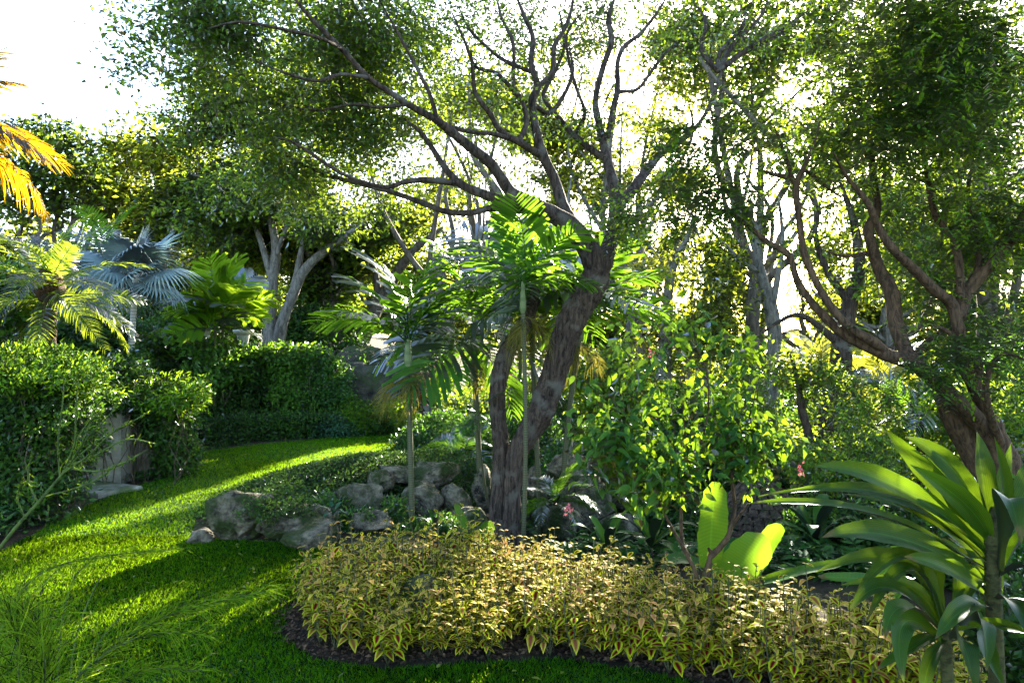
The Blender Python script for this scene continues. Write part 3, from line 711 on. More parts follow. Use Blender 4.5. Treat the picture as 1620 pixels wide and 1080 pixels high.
LIMBS = [
 [(946, 425, 6.95, 50), (928, 388, 6.9, 44), (900, 355, 6.8, 38), (857, 331, 6.7, 32), (827, 317, 6.6, 30), (807, 303, 6.6, 25), (787, 273, 6.5, 22), (770, 253, 6.4, 21), (740, 230, 6.3, 20), (707, 203, 6.2, 18), (690, 190, 6.1, 16), (657, 172, 6, 14), (637, 160, 5.9, 13), (623, 150, 5.9, 12), (583, 123, 5.8, 11), (540, 77, 5.7, 11), (493, 30, 5.6, 9), (455, -15, 5.5, 7)],
 [(845, 325, 6.7, 24), (807, 320, 6.7, 22), (767, 308, 6.8, 18), (727, 290, 6.9, 16), (700, 260, 7, 13), (683, 233, 7.1, 11), (663, 207, 7.2, 9), (640, 188, 7.3, 7)],
 [(845, 330, 6.75, 22), (815, 331, 6.8, 18), (780, 329, 6.9, 15), (740, 337, 7, 12), (700, 333, 7.1, 12), (667, 320, 7.2, 11), (617, 303, 7.3, 9), (580, 293, 7.4, 9), (540, 283, 7.5, 8), (500, 270, 7.5, 7), (440, 240, 7.5, 5)],
 [(727, 290, 6.9, 13), (673, 285, 6.7, 11), (640, 288, 6.6, 10), (610, 296, 6.5, 8), (560, 283, 6.4, 7), (520, 262, 6.3, 7), (467, 227, 6.2, 6), (433, 217, 6.1, 4)],
 [(940, 418, 6.95, 34), (922, 378, 7.1, 30), (905, 350, 7.2, 24), (890, 323, 7.3, 22), (877, 283, 7.4, 20), (860, 247, 7.4, 19), (847, 200, 7.5, 16), (842, 160, 7.5, 16), (850, 137, 7.5, 14), (840, 100, 7.5, 12), (843, 60, 7.6, 10), (830, 27, 7.6, 9), (815, -10, 7.6, 7)],
 [(850, 140, 7.5, 12), (873, 113, 7.6, 10), (877, 73, 7.7, 9), (893, 47, 7.8, 8), (905, 10, 7.9, 6), (908, -25, 8, 5)],
 [(858, 247, 7.4, 16), (823, 226, 7.2, 13), (793, 208, 7.1, 12), (773, 177, 7, 10), (753, 150, 6.9, 9), (748, 115, 6.8, 8), (745, 75, 6.7, 6)],
 [(823, 222, 7.2, 12), (833, 193, 7.3, 11), (827, 163, 7.3, 9), (813, 133, 7.4, 8), (812, 70, 7.4, 7), (793, 27, 7.5, 6), (785, -10, 7.5, 5)],
 [(815, 222, 7.2, 11), (780, 212, 7, 9), (747, 209, 6.8, 8), (713, 200, 6.7, 8), (690, 180, 6.6, 6), (675, 130, 6.5, 5)],
 [(826, 160, 7.3, 9), (787, 117, 7.1, 8), (753, 106, 7, 7), (735, 65, 6.9, 6), (715, 20, 6.8, 5)],
 [(838, 113, 7.5, 9), (800, 97, 7.6, 8), (773, 77, 7.7, 7), (743, 47, 7.8, 6), (725, 10, 7.9, 5)],
 [(842, 165, 7.5, 10), (873, 177, 7.9, 9), (905, 120, 8, 7), (900, 70, 8.1, 5)],
 [(952, 420, 6.95, 44), (962, 395, 7.1, 32), (971, 360, 7.3, 26), (973, 320, 7.5, 24), (970, 290, 7.6, 22), (960, 253, 7.8, 19), (950, 207, 8, 16), (942, 160, 8.2, 13), (953, 110, 8.3, 12), (967, 67, 8.4, 12), (963, 30, 8.5, 10), (975, -10, 8.6, 8)],
 [(958, 250, 7.8, 15), (940, 240, 7.9, 13), (907, 213, 8, 12), (880, 182, 8.1, 10), (860, 150, 8.2, 8), (880, 110, 8.3, 7), (893, 70, 8.4, 6), (885, 20, 8.5, 5)],
 [(972, 330, 7.45, 22), (997, 305, 7.6, 20), (1012, 285, 7.7, 20), (1032, 258, 7.9, 17), (1053, 237, 8, 15), (1082, 219, 8.2, 12), (1110, 190, 8.4, 9), (1130, 150, 8.6, 8), (1150, 90, 8.8, 6), (1190, 30, 9, 5)],
 [(962, 215, 7.9, 13), (970, 173, 8, 12), (977, 140, 8.1, 11), (977, 100, 8.1, 9), (987, 75, 8.2, 8), (1013, 53, 8.3, 7), (1040, 20, 8.4, 6), (1060, -15, 8.5, 4)],
 [(985, 145, 8.1, 8), (1010, 140, 8.2, 7), (1040, 100, 8.4, 6), (1075, 60, 8.6, 5)],
 [(910, 212, 8, 10), (925, 180, 7.8, 8), (912, 140, 7.7, 7), (900, 95, 7.6, 6), (898, 50, 7.5, 5), (930, 10, 7.5, 4)],
 [(583, 123, 5.8, 9), (540, 118, 5.5, 7), (500, 128, 5.3, 6), (450, 115, 5.2, 5), (400, 95, 5.1, 4)],
 [(540, 77, 5.7, 9), (505, 60, 5.3, 7), (440, 45, 5.1, 6), (380, 35, 5, 5), (330, 45, 4.9, 4)],
 [(640, 165, 5.9, 9), (600, 170, 6.1, 7), (560, 165, 6.3, 6), (500, 175, 6.5, 5), (450, 165, 6.6, 4)],
 [(693, 195, 6.1, 9), (680, 150, 6, 8), (655, 100, 6, 7), (628, 50, 6, 6), (600, 0, 6, 5)],
]
for L_ in LIMBS: BT.limb(px_limb([(q[0], q[1], q[2], q[3] * .8) for q in L_]), k=10, rough=.06)
for (px, y0, px1, y1) in [(1135, 112, 1095, 0), (1137, 112, 1180, 15), (1140, 110, 1215, 0), (1143, 108, 1285, 12), (1148, 105, 1262, 35)]:
    BT.limb(px_limb([(px, y0, 8.7, 9), ((px * 2 + px1) / 3 - 12, (y0 * 2 + y1) / 3 + 4, 8.9, 7), ((px + px1 * 2) / 3 + 8, (y0 + y1 * 2) / 3 - 3, 9.1, 6), (px1, y1, 9.3, 4)]), k=7, rough=.05)
crown = [px_ell(420, 130, 6.8, 130, 105, 1.0, 110), px_ell(520, 90, 7.4, 110, 90, 1.0, 70), px_ell(540, 190, 7.6, 100, 60, .9, 50), px_ell(640, 200, 8.2, 90, 60, .8, 40), px_ell(350, 230, 7.0, 60, 90, .8, 55), px_ell(440, 260, 7.4, 130, 50, .9, 60), px_ell(570, 230, 8.0, 110, 70, .9, 55),
         px_ell(590, 60, 6.9, 110, 80, 1.0, 90), px_ell(330, 40, 5.8, 80, 50, .6, 44), px_ell(310, 150, 6.8, 40, 50, .6, 20), px_ell(235, 60, 5.4, 40, 28, .25, 12), px_ell(210, 105, 5.5, 40, 16, .25, 6), px_ell(150, 22, 4.8, 28, 12, .25, 3), px_ell(80, 0, 4.6, 45, 6, .3, 4),
         px_ell(730, 60, 8.0, 100, 80, 1.0, 115), px_ell(700, 130, 8.2, 80, 70, .9, 70), px_ell(810, 70, 8.6, 90, 70, .8, 85), px_ell(860, 130, 9, 90, 90, .8, 70), px_ell(760, 210, 8.6, 90, 40, .7, 22),
         px_ell(930, 60, 9.0, 90, 70, .8, 40), px_ell(1060, 60, 8.8, 90, 70, .8, 30), px_ell(1190, 70, 9.2, 90, 50, .7, 34), px_ell(780, 180, 7.6, 80, 50, .8, 10),
         px_ell(510, 330, 8.0, 120, 22, .9, 26), px_ell(700, 290, 7.4, 110, 30, .7, 10), px_ell(990, 350, 6.8, 45, 40, .4, 20), px_ell(930, 210, 8, 60, 60, .6, 8),
         px_ell(480, -60, 6.2, 330, 50, 1.6, 60), px_ell(900, -60, 8, 330, 50, 1.5, 50)]
T = clumpy(ell_points(crown, 6000), 3.2, .03)
T = T[sunpass(T, .8)]
d_, T = BT.twigs(T)
b = Bag(); clump_leaves(b, T, 30, .17, .054, .030, 'rhomb', tough=1); BT.part("crown", b, M_tree, kind='stuff')

# --- the right-hand tree
RT = Tree("spreading_tree", "brown-barked tree with long limbs sweeping left from behind the big strap-leaved plant", "tree", (*at(1600, 860, 6.4)[:2], -.1), M_bark2, M_rt)
tr = Bag()
RT.limb(px_limb([(1622, 880, 6.4, 70), (1608, 800, 6.4, 50), (1592, 735, 6.4, 42), (1563, 670, 6.4, 34), (1547, 640, 6.4, 28)]), bag=tr, k=16)
RT.limb(px_limb([(1606, 880, 6.55, 60), (1585, 800, 6.6, 50), (1542, 715, 6.6, 44), (1508, 660, 6.6, 36), (1482, 625, 6.6, 26)]), bag=tr, k=14, rough=.12)
RT.part("trunk", tr)
RL = [
 [(1575, 700, 6.4, 40), (1547, 667, 6.4, 36), (1523, 640, 6.3, 32), (1480, 603, 6.3, 30), (1447, 577, 6.25, 28), (1400, 560, 6.2, 25), (1363, 543, 6.2, 22), (1333, 527, 6.2, 19), (1307, 503, 6.2, 17), (1280, 473, 6.2, 14), (1260, 440, 6.2, 13), (1247, 403, 6.2, 12), (1213, 383, 6.2, 11), (1187, 360, 6.2, 9), (1150, 335, 6.2, 7), (1120, 330, 6.3, 5)],
 [(1400, 556, 6.2, 20), (1377, 537, 6.1, 19), (1343, 517, 6.1, 17), (1313, 483, 6.1, 15), (1293, 450, 6.1, 14), (1273, 403, 6.1, 13), (1266, 360, 6.1, 12), (1260, 313, 6.1, 12), (1256, 285, 6.1, 11), (1225, 276, 6.1, 8), (1190, 265, 6.1, 5)],
 [(1258, 300, 6.1, 10), (1272, 270, 6.1, 8), (1300, 290, 6.2, 7), (1330, 312, 6.3, 5)],
 [(1256, 290, 6.1, 9), (1240, 240, 6.0, 7), (1225, 200, 5.9, 5)],
 [(1258, 290, 6.1, 9), (1285, 235, 6.0, 7), (1300, 180, 5.9, 5)],
 [(1447, 577, 6.25, 26), (1430, 548, 6.4, 26), (1417, 510, 6.5, 27), (1410, 460, 6.6, 26), (1392, 427, 6.7, 22), (1380, 393, 6.7, 20), (1374, 360, 6.8, 18), (1388, 333, 6.8, 16), (1382, 283, 6.9, 14), (1376, 217, 7, 11), (1372, 160, 7.1, 8)],
 [(1376, 250, 6.9, 10), (1350, 220, 6.8, 8), (1322, 185, 6.7, 6)],
 [(1555, 655, 6.4, 30), (1540, 610, 6.4, 24), (1524, 577, 6.4, 22), (1516, 520, 6.3, 22), (1505, 480, 6.3, 22), (1480, 460, 6.2, 21), (1447, 427, 6.1, 19), (1412, 393, 6.0, 17), (1390, 360, 6.0, 15), (1372, 320, 5.9, 12), (1340, 280, 5.9, 8), (1318, 240, 5.8, 6)],
 [(1565, 665, 6.4, 26), (1545, 615, 6.3, 20), (1548, 577, 6.3, 17), (1527, 545, 6.3, 14), (1497, 523, 6.3, 9), (1470, 512, 6.2, 6)],
 [(1518, 500, 6.3, 24), (1532, 460, 6.4, 24), (1563, 420, 6.4, 26), (1597, 378, 6.4, 27), (1625, 340, 6.4, 26), (1660, 280, 6.4, 20)],
 [(1520, 480, 6.35, 16), (1515, 403, 6.4, 15), (1492, 360, 6.5, 14), (1477, 333, 6.5, 12), (1466, 273, 6.6, 10), (1458, 210, 6.6, 7)],
 [(1545, 440, 6.4, 12), (1548, 380, 6.5, 10), (1530, 320, 6.6, 9), (1540, 250, 6.7, 7)],
 [(1480, 600, 6.3, 15), (1455, 555, 6.6, 12), (1500, 520, 6.9, 9), (1560, 500, 7.1, 7)],
 [(1590, 720, 6.4, 18), (1562, 640, 6.1, 14), (1565, 585, 6.0, 11), (1590, 560, 5.9, 8), (1625, 570, 5.8, 6)],
 [(1372, 400, 6.7, 9), (1335, 405, 6.6, 6), (1300, 395, 6.5, 4)],
]
for L_ in RL: RT.limb(px_limb([(q[0], q[1], q[2], q[3] * .82) for q in L_]), k=10, rough=.05)
crown = [px_ell(1350, 180, 6.0, 120, 100, .8, 62), px_ell(1500, 150, 6.3, 120, 130, .9, 78), px_ell(1590, 330, 6.4, 60, 130, .8, 50), px_ell(1440, 330, 6.6, 120, 80, .8, 60),
         px_ell(1180, 170, 5.8, 90, 60, .6, 36), px_ell(1100, 220, 5.9, 60, 40, .5, 18), px_ell(1130, 330, 6.2, 80, 60, .5, 24), px_ell(1250, 340, 6.6, 80, 70, .6, 32), px_ell(1560, 520, 6.3, 60, 60, .7, 26),
         px_ell(1480, 570, 5.9, 80, 36, .5, 22), px_ell(1420, 450, 6.6, 90, 70, .5, 34), px_ell(1600, 640, 6.0, 40, 60, .5, 14), px_ell(1280, 480, 6.4, 70, 50, .4, 14), px_ell(1350, 600, 6.2, 60, 24, .3, 8), px_ell(1450, 20, 5.8, 160, 50, .9, 40), px_ell(1240, 40, 5.6, 60, 40, .5, 10), px_ell(1480, -70, 6, 200, 50, 1.2, 40)]
T = clumpy(ell_points(crown, 1900), 3.0, .10, 8); T = T[sunpass(T, .8)]
dd, T = RT.twigs(T)
b = Bag(); per = 6; C = np.repeat(T, per, 0) + rng.normal(size=(len(T) * per, 3)) * .09
D = norm(np.repeat(dd, per, 0)) * .5 + rng.normal(size=(len(C), 3)) * .6; D[:, 2] -= .25
sprays(b, C, D, 6, .19, .078, .026, droop=.3, tough=1); RT.part("crown", b, M_rt, kind='stuff')

# --- procedural trees beyond
def wood_tree(name, label, base, forks, ells, ncl, per, rad, L, W, bark, leafm, r0, kind='rhomb', group=None, tough=1.0, cat='tree', rough=.06, nlimb=7, flat=.5, twig=.006):
    """forks: list of px limbs, or None for a trunk that divides by itself"""
    t = Tree(name, label, cat, base, bark, leafm, group)
    if forks:
        b = Bag(); t.limb(px_limb(forks[0]), bag=b, k=9); 
        if len(forks) > 1 and forks[1][0][1] > forks[0][0][1] - 15 and abs(forks[1][0][0] - forks[0][0][0]) < 40 and forks[1][0][1] >= forks[0][0][1] - 5: pass
        t.part("trunk", b)
        for f in forks[1:]: t.limb(px_limb(f), k=7, rough=.05)
    else:
        b = Bag(); cen = np.mean([e[0] for e in ells], 0); B = np.array(base, float)
        top = B + (cen - B) * np.array([.55, .55, .55]); h = np.linalg.norm(top - B)
        rows = [[*B, r0 * 1.5], [*(B + (top - B) * .12), r0 * 1.08], [*(B + (top - B) * .5 + rng.normal(size=3) * h * .05), r0 * .9], [*top, r0 * .7]]
        t.limb(smooth_path(rows), bag=b, k=9); t.part("trunk", b)
        for k in range(nlimb):
            e = ells[k % len(ells)]; tgt = np.asarray(e[0]) + norm(rng.normal(size=3)) * np.asarray(e[1]) * .65
            u = rng.uniform(.45, 1.0); s0 = B + (top - B) * u; ln = np.linalg.norm(tgt - s0)
            m1 = s0 * .65 + tgt * .35 + rng.normal(size=3) * ln * .09 + np.array([0, 0, ln * .05]); m2 = s0 * .3 + tgt * .7 + rng.normal(size=3) * ln * .08
            for _ in range(20):
                if sunpass(np.array([s0 * .3 + m1 * .7, m1, (m1 + m2) / 2, m2, (m2 + tgt) / 2])).all(): break
                tgt = np.asarray(e[0]) + norm(rng.normal(size=3)) * np.asarray(e[1]) * .65
                m1 = s0 * .65 + tgt * .35 + rng.normal(size=3) * ln * .09 + np.array([0, 0, ln * .05]); m2 = s0 * .3 + tgt * .7 + rng.normal(size=3) * ln * .08
            rr = r0 * rng.uniform(.35, .6)
            t.limb(smooth_path([[*s0, rr], [*m1, rr * .75], [*m2, rr * .5], [*tgt, rr * .22]]), k=6, rough=.05)
    T = clumpy(ell_points(ells, int(ncl * 1.4)), 16.0 / max(base[1], 8), -.02, int(abs(base[0]) * 10))
    T = T[sunpass(T, .9 * tough)]
    if len(T):
        _, T = t.twigs(T, rtip=twig)
        b = Bag(); clump_leaves(b, T, per, rad, L, W, kind, tough=tough, flat=flat); t.part("crown", b, leafm, kind='stuff')
    return t
def gb(px, Y, dz=0.0):
    x = (px - 810.0) / F * Y; return np.array([x, Y, float(height(x, Y)) - .1 + dz])
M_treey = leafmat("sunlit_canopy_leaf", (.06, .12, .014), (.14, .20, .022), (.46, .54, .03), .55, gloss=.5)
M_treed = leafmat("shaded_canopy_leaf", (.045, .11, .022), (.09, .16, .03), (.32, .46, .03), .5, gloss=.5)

# left skyline
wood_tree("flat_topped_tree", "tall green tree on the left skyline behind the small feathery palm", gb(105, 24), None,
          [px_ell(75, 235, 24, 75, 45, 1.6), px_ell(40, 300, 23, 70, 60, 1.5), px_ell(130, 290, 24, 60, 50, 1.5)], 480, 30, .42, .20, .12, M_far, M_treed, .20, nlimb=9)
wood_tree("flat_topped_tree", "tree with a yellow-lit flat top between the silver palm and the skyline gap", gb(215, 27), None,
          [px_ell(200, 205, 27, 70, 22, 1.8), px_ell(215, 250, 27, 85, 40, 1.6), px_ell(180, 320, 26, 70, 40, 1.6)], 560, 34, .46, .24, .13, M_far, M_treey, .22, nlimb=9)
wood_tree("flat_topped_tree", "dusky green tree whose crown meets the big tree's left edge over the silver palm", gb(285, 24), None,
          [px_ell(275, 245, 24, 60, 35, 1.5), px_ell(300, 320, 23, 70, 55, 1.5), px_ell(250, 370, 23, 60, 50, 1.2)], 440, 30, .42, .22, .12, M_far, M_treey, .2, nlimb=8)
# grey twin-trunk tree on the terrace
wood_tree("grey_trunk_tree", "smooth grey tree with two trunks in a V on the terrace behind the white urn", gb(436, 16.8), [
    [(430, 560, 16.8, 34), (430, 540, 16.8, 28), (427, 500, 16.8, 20), (432, 440, 16.8, 17), (437, 395, 16.8, 14), (430, 350, 16.6, 11), (425, 300, 16.4, 8)],
    [(436, 555, 16.8, 26), (447, 510, 16.7, 18), (462, 470, 16.6, 17), (480, 430, 16.5, 16), (510, 400, 16.4, 13), (540, 378, 16.2, 11), (580, 350, 16, 8)],
    [(430, 440, 16.8, 12), (418, 400, 16.8, 10), (405, 360, 16.9, 8), (385, 320, 17, 6)],
    [(462, 462, 16.6, 10), (472, 420, 16.5, 10), (480, 380, 16.5, 8), (490, 330, 16.5, 6)],
    [(436, 400, 16.8, 9), (450, 370, 16.8, 8), (455, 330, 16.6, 6)],
    [(434, 420, 16.8, 9), (445, 380, 16.6, 7), (465, 340, 16.4, 5)]],
    [px_ell(420, 300, 16.5, 110, 55, 1.8), px_ell(340, 350, 17, 60, 50, 1.3), px_ell(540, 350, 16, 90, 50, 1.6), px_ell(620, 340, 15.5, 60, 50, 1.3)], 900, 34, .30, .15, .08, M_pale, M_treed, .2)
wood_tree("thin_trunk_tree", "slim dark-stemmed tree left of the grey twin-trunked tree", gb(405, 19), [
    [(400, 560, 19, 16), (403, 480, 19, 12), (402, 420, 19, 11), (390, 370, 19, 9), (380, 330, 19, 7)],
    [(402, 430, 19, 9), (418, 390, 19, 7), (440, 350, 19, 5)], [(402, 440, 19, 8), (375, 400, 19, 6), (350, 370, 19, 5)]],
    [px_ell(380, 370, 19, 80, 60, 1.5), px_ell(330, 440, 19, 60, 50, 1.5)], 420, 30, .34, .17, .09, M_far, M_treey, .2)
wood_tree("thin_trunk_tree", "dim leaning tree behind the tall clipped hedge, right of the grey twin trunks", gb(560, 20), [
    [(560, 560, 20, 30), (585, 510, 20, 24), (610, 460, 20, 18), (650, 400, 19.5, 14), (700, 360, 19, 9)], [(600, 480, 20, 14), (590, 420, 20, 10), (560, 370, 20, 6)]],
    [px_ell(590, 390, 20, 110, 60, 1.6), px_ell(520, 450, 20, 60, 50, 1.5), px_ell(680, 420, 20, 70, 70, 1.5)], 620, 32, .36, .19, .1, M_far, M_treed, .2)
wood_tree("broad_crowned_tree", "yellow-green sunlit tree seen through the limbs of the big leaning tree", gb(760, 22), [
    [(755, 600, 22, 22), (757, 500, 22, 16), (765, 430, 22, 14), (750, 370, 22, 12), (742, 310, 22, 9), (748, 260, 22, 6)],
    [(765, 430, 22, 10), (785, 370, 22, 9), (770, 320, 22, 6)], [(757, 480, 22, 9), (720, 400, 22, 8), (690, 350, 22, 5)], [(757, 470, 22, 9), (810, 410, 22, 8), (850, 350, 22, 5)]],
    [px_ell(740, 310, 22, 100, 70, 1.8), px_ell(850, 290, 23, 70, 60, 1.6), px_ell(670, 370, 22, 70, 50, 1.6), px_ell(860, 390, 22, 60, 60, 1.5), px_ell(750, 450, 22, 90, 60, 1.6)], 820, 34, .36, .19, .1, M_far, M_treey, .2)
wood_tree("tall_back_tree", "tall loose yellow-green crown showing behind the upper limbs of the big leaning tree", gb(700, 17), None,
    [px_ell(650, 130, 17, 110, 90, 1.2), px_ell(790, 160, 17, 110, 90, 1.2), px_ell(730, 270, 17, 110, 60, 1.0), px_ell(560, 220, 17, 110, 90, 1.2)], 620, 30, .36, .15, .08, M_far, M_treey, .22)
wood_tree("tall_back_tree", "sparse pale-trunked tree behind the big tree's right limbs, against the white sky", gb(1010, 19), None,
    [px_ell(930, 120, 19, 90, 100, 1.2), px_ell(1060, 100, 19, 90, 90, 1.2), px_ell(900, 270, 19, 70, 60, 1.0), px_ell(1090, 280, 19, 60, 60, 1.0)], 380, 28, .36, .16, .085, M_pale, M_treey, .2)
wood_tree("dense_conifer", "blue-green dense-crowned tree right of the big tree's main fork, far back", gb(935, 30), None,
    [px_ell(935, 285, 30, 40, 45, 1.2), px_ell(925, 340, 30, 55, 50, 1.2), px_ell(940, 420, 30, 60, 50, 1.2)], 420, 34, .4, .2, .11, M_far, M_teal, .2)
wood_tree("broad_crowned_tree", "mid-green tree behind the rightmost green palm fronds, left of the white sky gap", gb(1060, 18), [
    [(1050, 600, 18, 24), (1055, 500, 18, 18), (1062, 430, 18, 15), (1085, 380, 18, 10), (1100, 340, 18, 6)], [(1060, 440, 18, 10), (1035, 400, 18, 8), (1010, 370, 18, 5)]],
    [px_ell(1050, 440, 18, 90, 60, 1.5), px_ell(1120, 420, 18, 60, 60, 1.4), px_ell(1090, 520, 18, 80, 60, 1.4)], 560, 32, .33, .17, .09, M_pale, M_treey, .18)
wood_tree("hazy_trunk_tree", "pale-trunked tree standing in front of the brightest gap of sky", gb(1222, 15), [
    [(1222, 720, 15, 26), (1222, 620, 15, 20), (1222, 540, 15, 16), (1216, 480, 15, 15), (1204, 430, 15, 14), (1196, 380, 15, 11), (1205, 320, 15, 8)],
    [(1220, 500, 15, 11), (1230, 440, 15, 10), (1238, 380, 15, 8), (1232, 310, 15, 6)],
    [(1200, 430, 15, 8), (1170, 410, 15, 7), (1140, 380, 15, 5), (1110, 350, 15, 4)],
    [(1206, 400, 15, 7), (1180, 350, 15, 6), (1150, 300, 15, 4)]],
    [px_ell(1130, 330, 15, 90, 70, 1.2, 34), px_ell(1210, 250, 15, 80, 50, 1.2, 24), px_ell(1150, 450, 15, 60, 70, 1, 34), px_ell(1300, 380, 15.5, 60, 70, 1, 20)], 560, 26, .26, .13, .065, M_pale, M_treey, .2)
wood_tree("stout_trunk_tree", "stout mossy-trunked tree leaning left in the middle of the right-hand thicket", gb(1300, 11.5), [
    [(1270, 780, 11.5, 44), (1295, 720, 11.5, 34), (1312, 650, 11.5, 32), (1328, 590, 11.5, 34), (1332, 545, 11.5, 30), (1345, 480, 11.5, 22), (1360, 420, 11.5, 17), (1350, 350, 11.5, 12), (1330, 290, 11.5, 8)],
    [(1322, 620, 11.5, 22), (1355, 595, 11.5, 18), (1400, 560, 11.4, 13), (1450, 520, 11.3, 9), (1480, 460, 11.2, 6)],
    [(1345, 480, 11.5, 14), (1310, 430, 11.6, 11), (1290, 370, 11.7, 8), (1300, 310, 11.8, 5)],
    [(1330, 545, 11.5, 15), (1270, 500, 11.5, 9), (1230, 510, 11.5, 6), (1190, 540, 11.5, 4)]],
    [px_ell(1330, 260, 11.6, 110, 90, 1.2), px_ell(1450, 430, 11.3, 90, 60, 1.0, 26), px_ell(1260, 380, 11.8, 60, 50, .8, 12), px_ell(1180, 560, 11.5, 40, 30, .5, 6), px_ell(1340, 470, 11.5, 60, 60, .6, 22), px_ell(1420, 330, 11.5, 90, 60, .8, 26), px_ell(1400, 180, 11.5, 120, 80, 1.4)], 800, 28, .26, .12, .06, M_bark, M_tree, .2)
wood_tree("leafy_back_tree", "dense green tree filling the upper right corner behind the sweeping limbs", gb(1590, 12), None,
    [px_ell(1560, 200, 12, 100, 130, 1.4), px_ell(1600, 400, 12, 70, 90, 1.2), px_ell(1520, 540, 12, 80, 60, 1.0, 30), px_ell(1450, 100, 12, 110, 110, 1.2)], 760, 30, .28, .13, .065, M_far, M_tree, .2)
wood_tree("leafy_back_tree", "tall back tree whose twigs cross the sun above the right-hand limbs", gb(1190, 17), None,
    [px_ell(1130, 60, 17, 120, 70, 1.6, 30), px_ell(1300, 80, 17, 110, 90, 1.6, 46), px_ell(1210, 160, 17, 70, 60, 1.4, 18)], 480, 28, .36, .17, .085, M_far, M_treed, .2)
wood_tree("slender_back_tree", "slender dark-stemmed tree low in the thicket between the large-leaved shrub and the stout trunk", gb(1278, 9.5), [
    [(1282, 740, 9.5, 16), (1280, 690, 9.5, 13), (1268, 645, 9.5, 12), (1262, 600, 9.5, 9), (1250, 560, 9.5, 6)], [(1268, 645, 9.5, 7), (1290, 610, 9.5, 6), (1300, 570, 9.5, 4)]],
    [px_ell(1240, 560, 9.5, 60, 40, .5), px_ell(1300, 590, 9.5, 50, 40, .5)], 130, 30, .2, .085, .042, M_bark, M_tree, .1)
wood_tree("skyline_tree", "distant tree closing the view behind the terrace, between the palms and the grey twin trunks", gb(330, 34), None,
    [px_ell(330, 440, 34, 120, 70, 2.5), px_ell(200, 450, 34, 120, 70, 2.5), px_ell(60, 440, 34, 120, 80, 2.5)], 620, 34, .7, .34, .19, M_far, M_treey, .3)
wood_tree("skyline_tree", "distant sunlit tree closing the view behind the palms in the middle", gb(650, 32), None,
    [px_ell(520, 470, 32, 110, 60, 2.2), px_ell(680, 500, 32, 110, 60, 2.2), px_ell(600, 400, 34, 120, 60, 2.2)], 560, 34, .65, .32, .18, M_far, M_treey, .3)
wood_tree("skyline_tree", "distant pale green tree low behind the leaning trunk and the clipped dark hedge", gb(980, 28), None,
    [px_ell(960, 540, 28, 110, 60, 2.0), px_ell(860, 520, 28, 90, 60, 2.0), px_ell(1080, 570, 28, 100, 50, 2.0)], 480, 34, .55, .28, .15, M_far, M_treey, .25)
wood_tree("skyline_tree", "distant yellow-green tree under the white sky gap on the right", gb(1330, 24), None,
    [px_ell(1260, 600, 24, 110, 45, 1.5), px_ell(1420, 560, 24, 110, 70, 1.5), px_ell(1560, 540, 24, 100, 80, 1.5), px_ell(1420, 660, 22, 130, 60, 1.5)], 620, 34, .48, .24, .13, M_far, M_treey, .22)

wood_tree("lacy_back_tree", "lacy sunlit tree between the big tree's fork and the hazy pale trunk", gb(1120, 20), None,
    [px_ell(1060, 330, 20, 90, 70, 1.2), px_ell(1150, 420, 20, 80, 70, 1.2), px_ell(1030, 440, 20, 70, 60, 1.2), px_ell(1130, 500, 20, 80, 40, 1.)], 520, 28, .34, .14, .07, M_pale, M_treey, .18)
wood_tree("lacy_back_tree", "lacy sunlit tree behind the curved limbs of the brown-barked tree", gb(1400, 20), None,
    [px_ell(1320, 440, 20, 60, 80, 1.2), px_ell(1420, 420, 20, 90, 80, 1.2), px_ell(1530, 440, 20, 80, 90, 1.2), px_ell(1380, 300, 20, 110, 70, 1.2)], 620, 28, .34, .14, .07, M_pale, M_treey, .18)
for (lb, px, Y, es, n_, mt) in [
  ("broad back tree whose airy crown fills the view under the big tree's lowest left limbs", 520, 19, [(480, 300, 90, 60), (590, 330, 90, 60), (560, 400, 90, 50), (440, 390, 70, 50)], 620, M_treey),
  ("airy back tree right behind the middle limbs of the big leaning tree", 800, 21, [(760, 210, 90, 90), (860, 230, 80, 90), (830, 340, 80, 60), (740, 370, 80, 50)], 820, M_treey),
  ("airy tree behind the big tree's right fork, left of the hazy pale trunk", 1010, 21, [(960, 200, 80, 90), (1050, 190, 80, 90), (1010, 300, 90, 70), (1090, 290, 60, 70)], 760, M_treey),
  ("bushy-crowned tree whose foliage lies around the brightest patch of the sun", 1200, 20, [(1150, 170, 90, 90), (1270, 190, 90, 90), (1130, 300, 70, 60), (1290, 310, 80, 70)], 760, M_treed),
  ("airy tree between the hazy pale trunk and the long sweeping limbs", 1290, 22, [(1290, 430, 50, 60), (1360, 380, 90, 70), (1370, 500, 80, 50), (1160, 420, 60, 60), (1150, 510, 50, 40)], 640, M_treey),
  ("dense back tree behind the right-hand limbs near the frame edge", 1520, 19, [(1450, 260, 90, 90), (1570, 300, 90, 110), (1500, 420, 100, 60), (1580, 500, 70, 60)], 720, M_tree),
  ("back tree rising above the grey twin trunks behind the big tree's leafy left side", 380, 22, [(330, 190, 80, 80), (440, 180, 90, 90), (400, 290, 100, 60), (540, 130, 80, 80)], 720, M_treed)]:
    wood_tree("airy_back_tree", lb, gb(px, Y), None, [px_ell(a, b_, Y + .5 * (i % 3), c, d, 1.3) for i, (a, b_, c, d) in enumerate(es)], int(n_ * 1.3), 27, .34, .175, .088, M_pale if n_ > 700 else M_far, mt, .19, twig=.008)
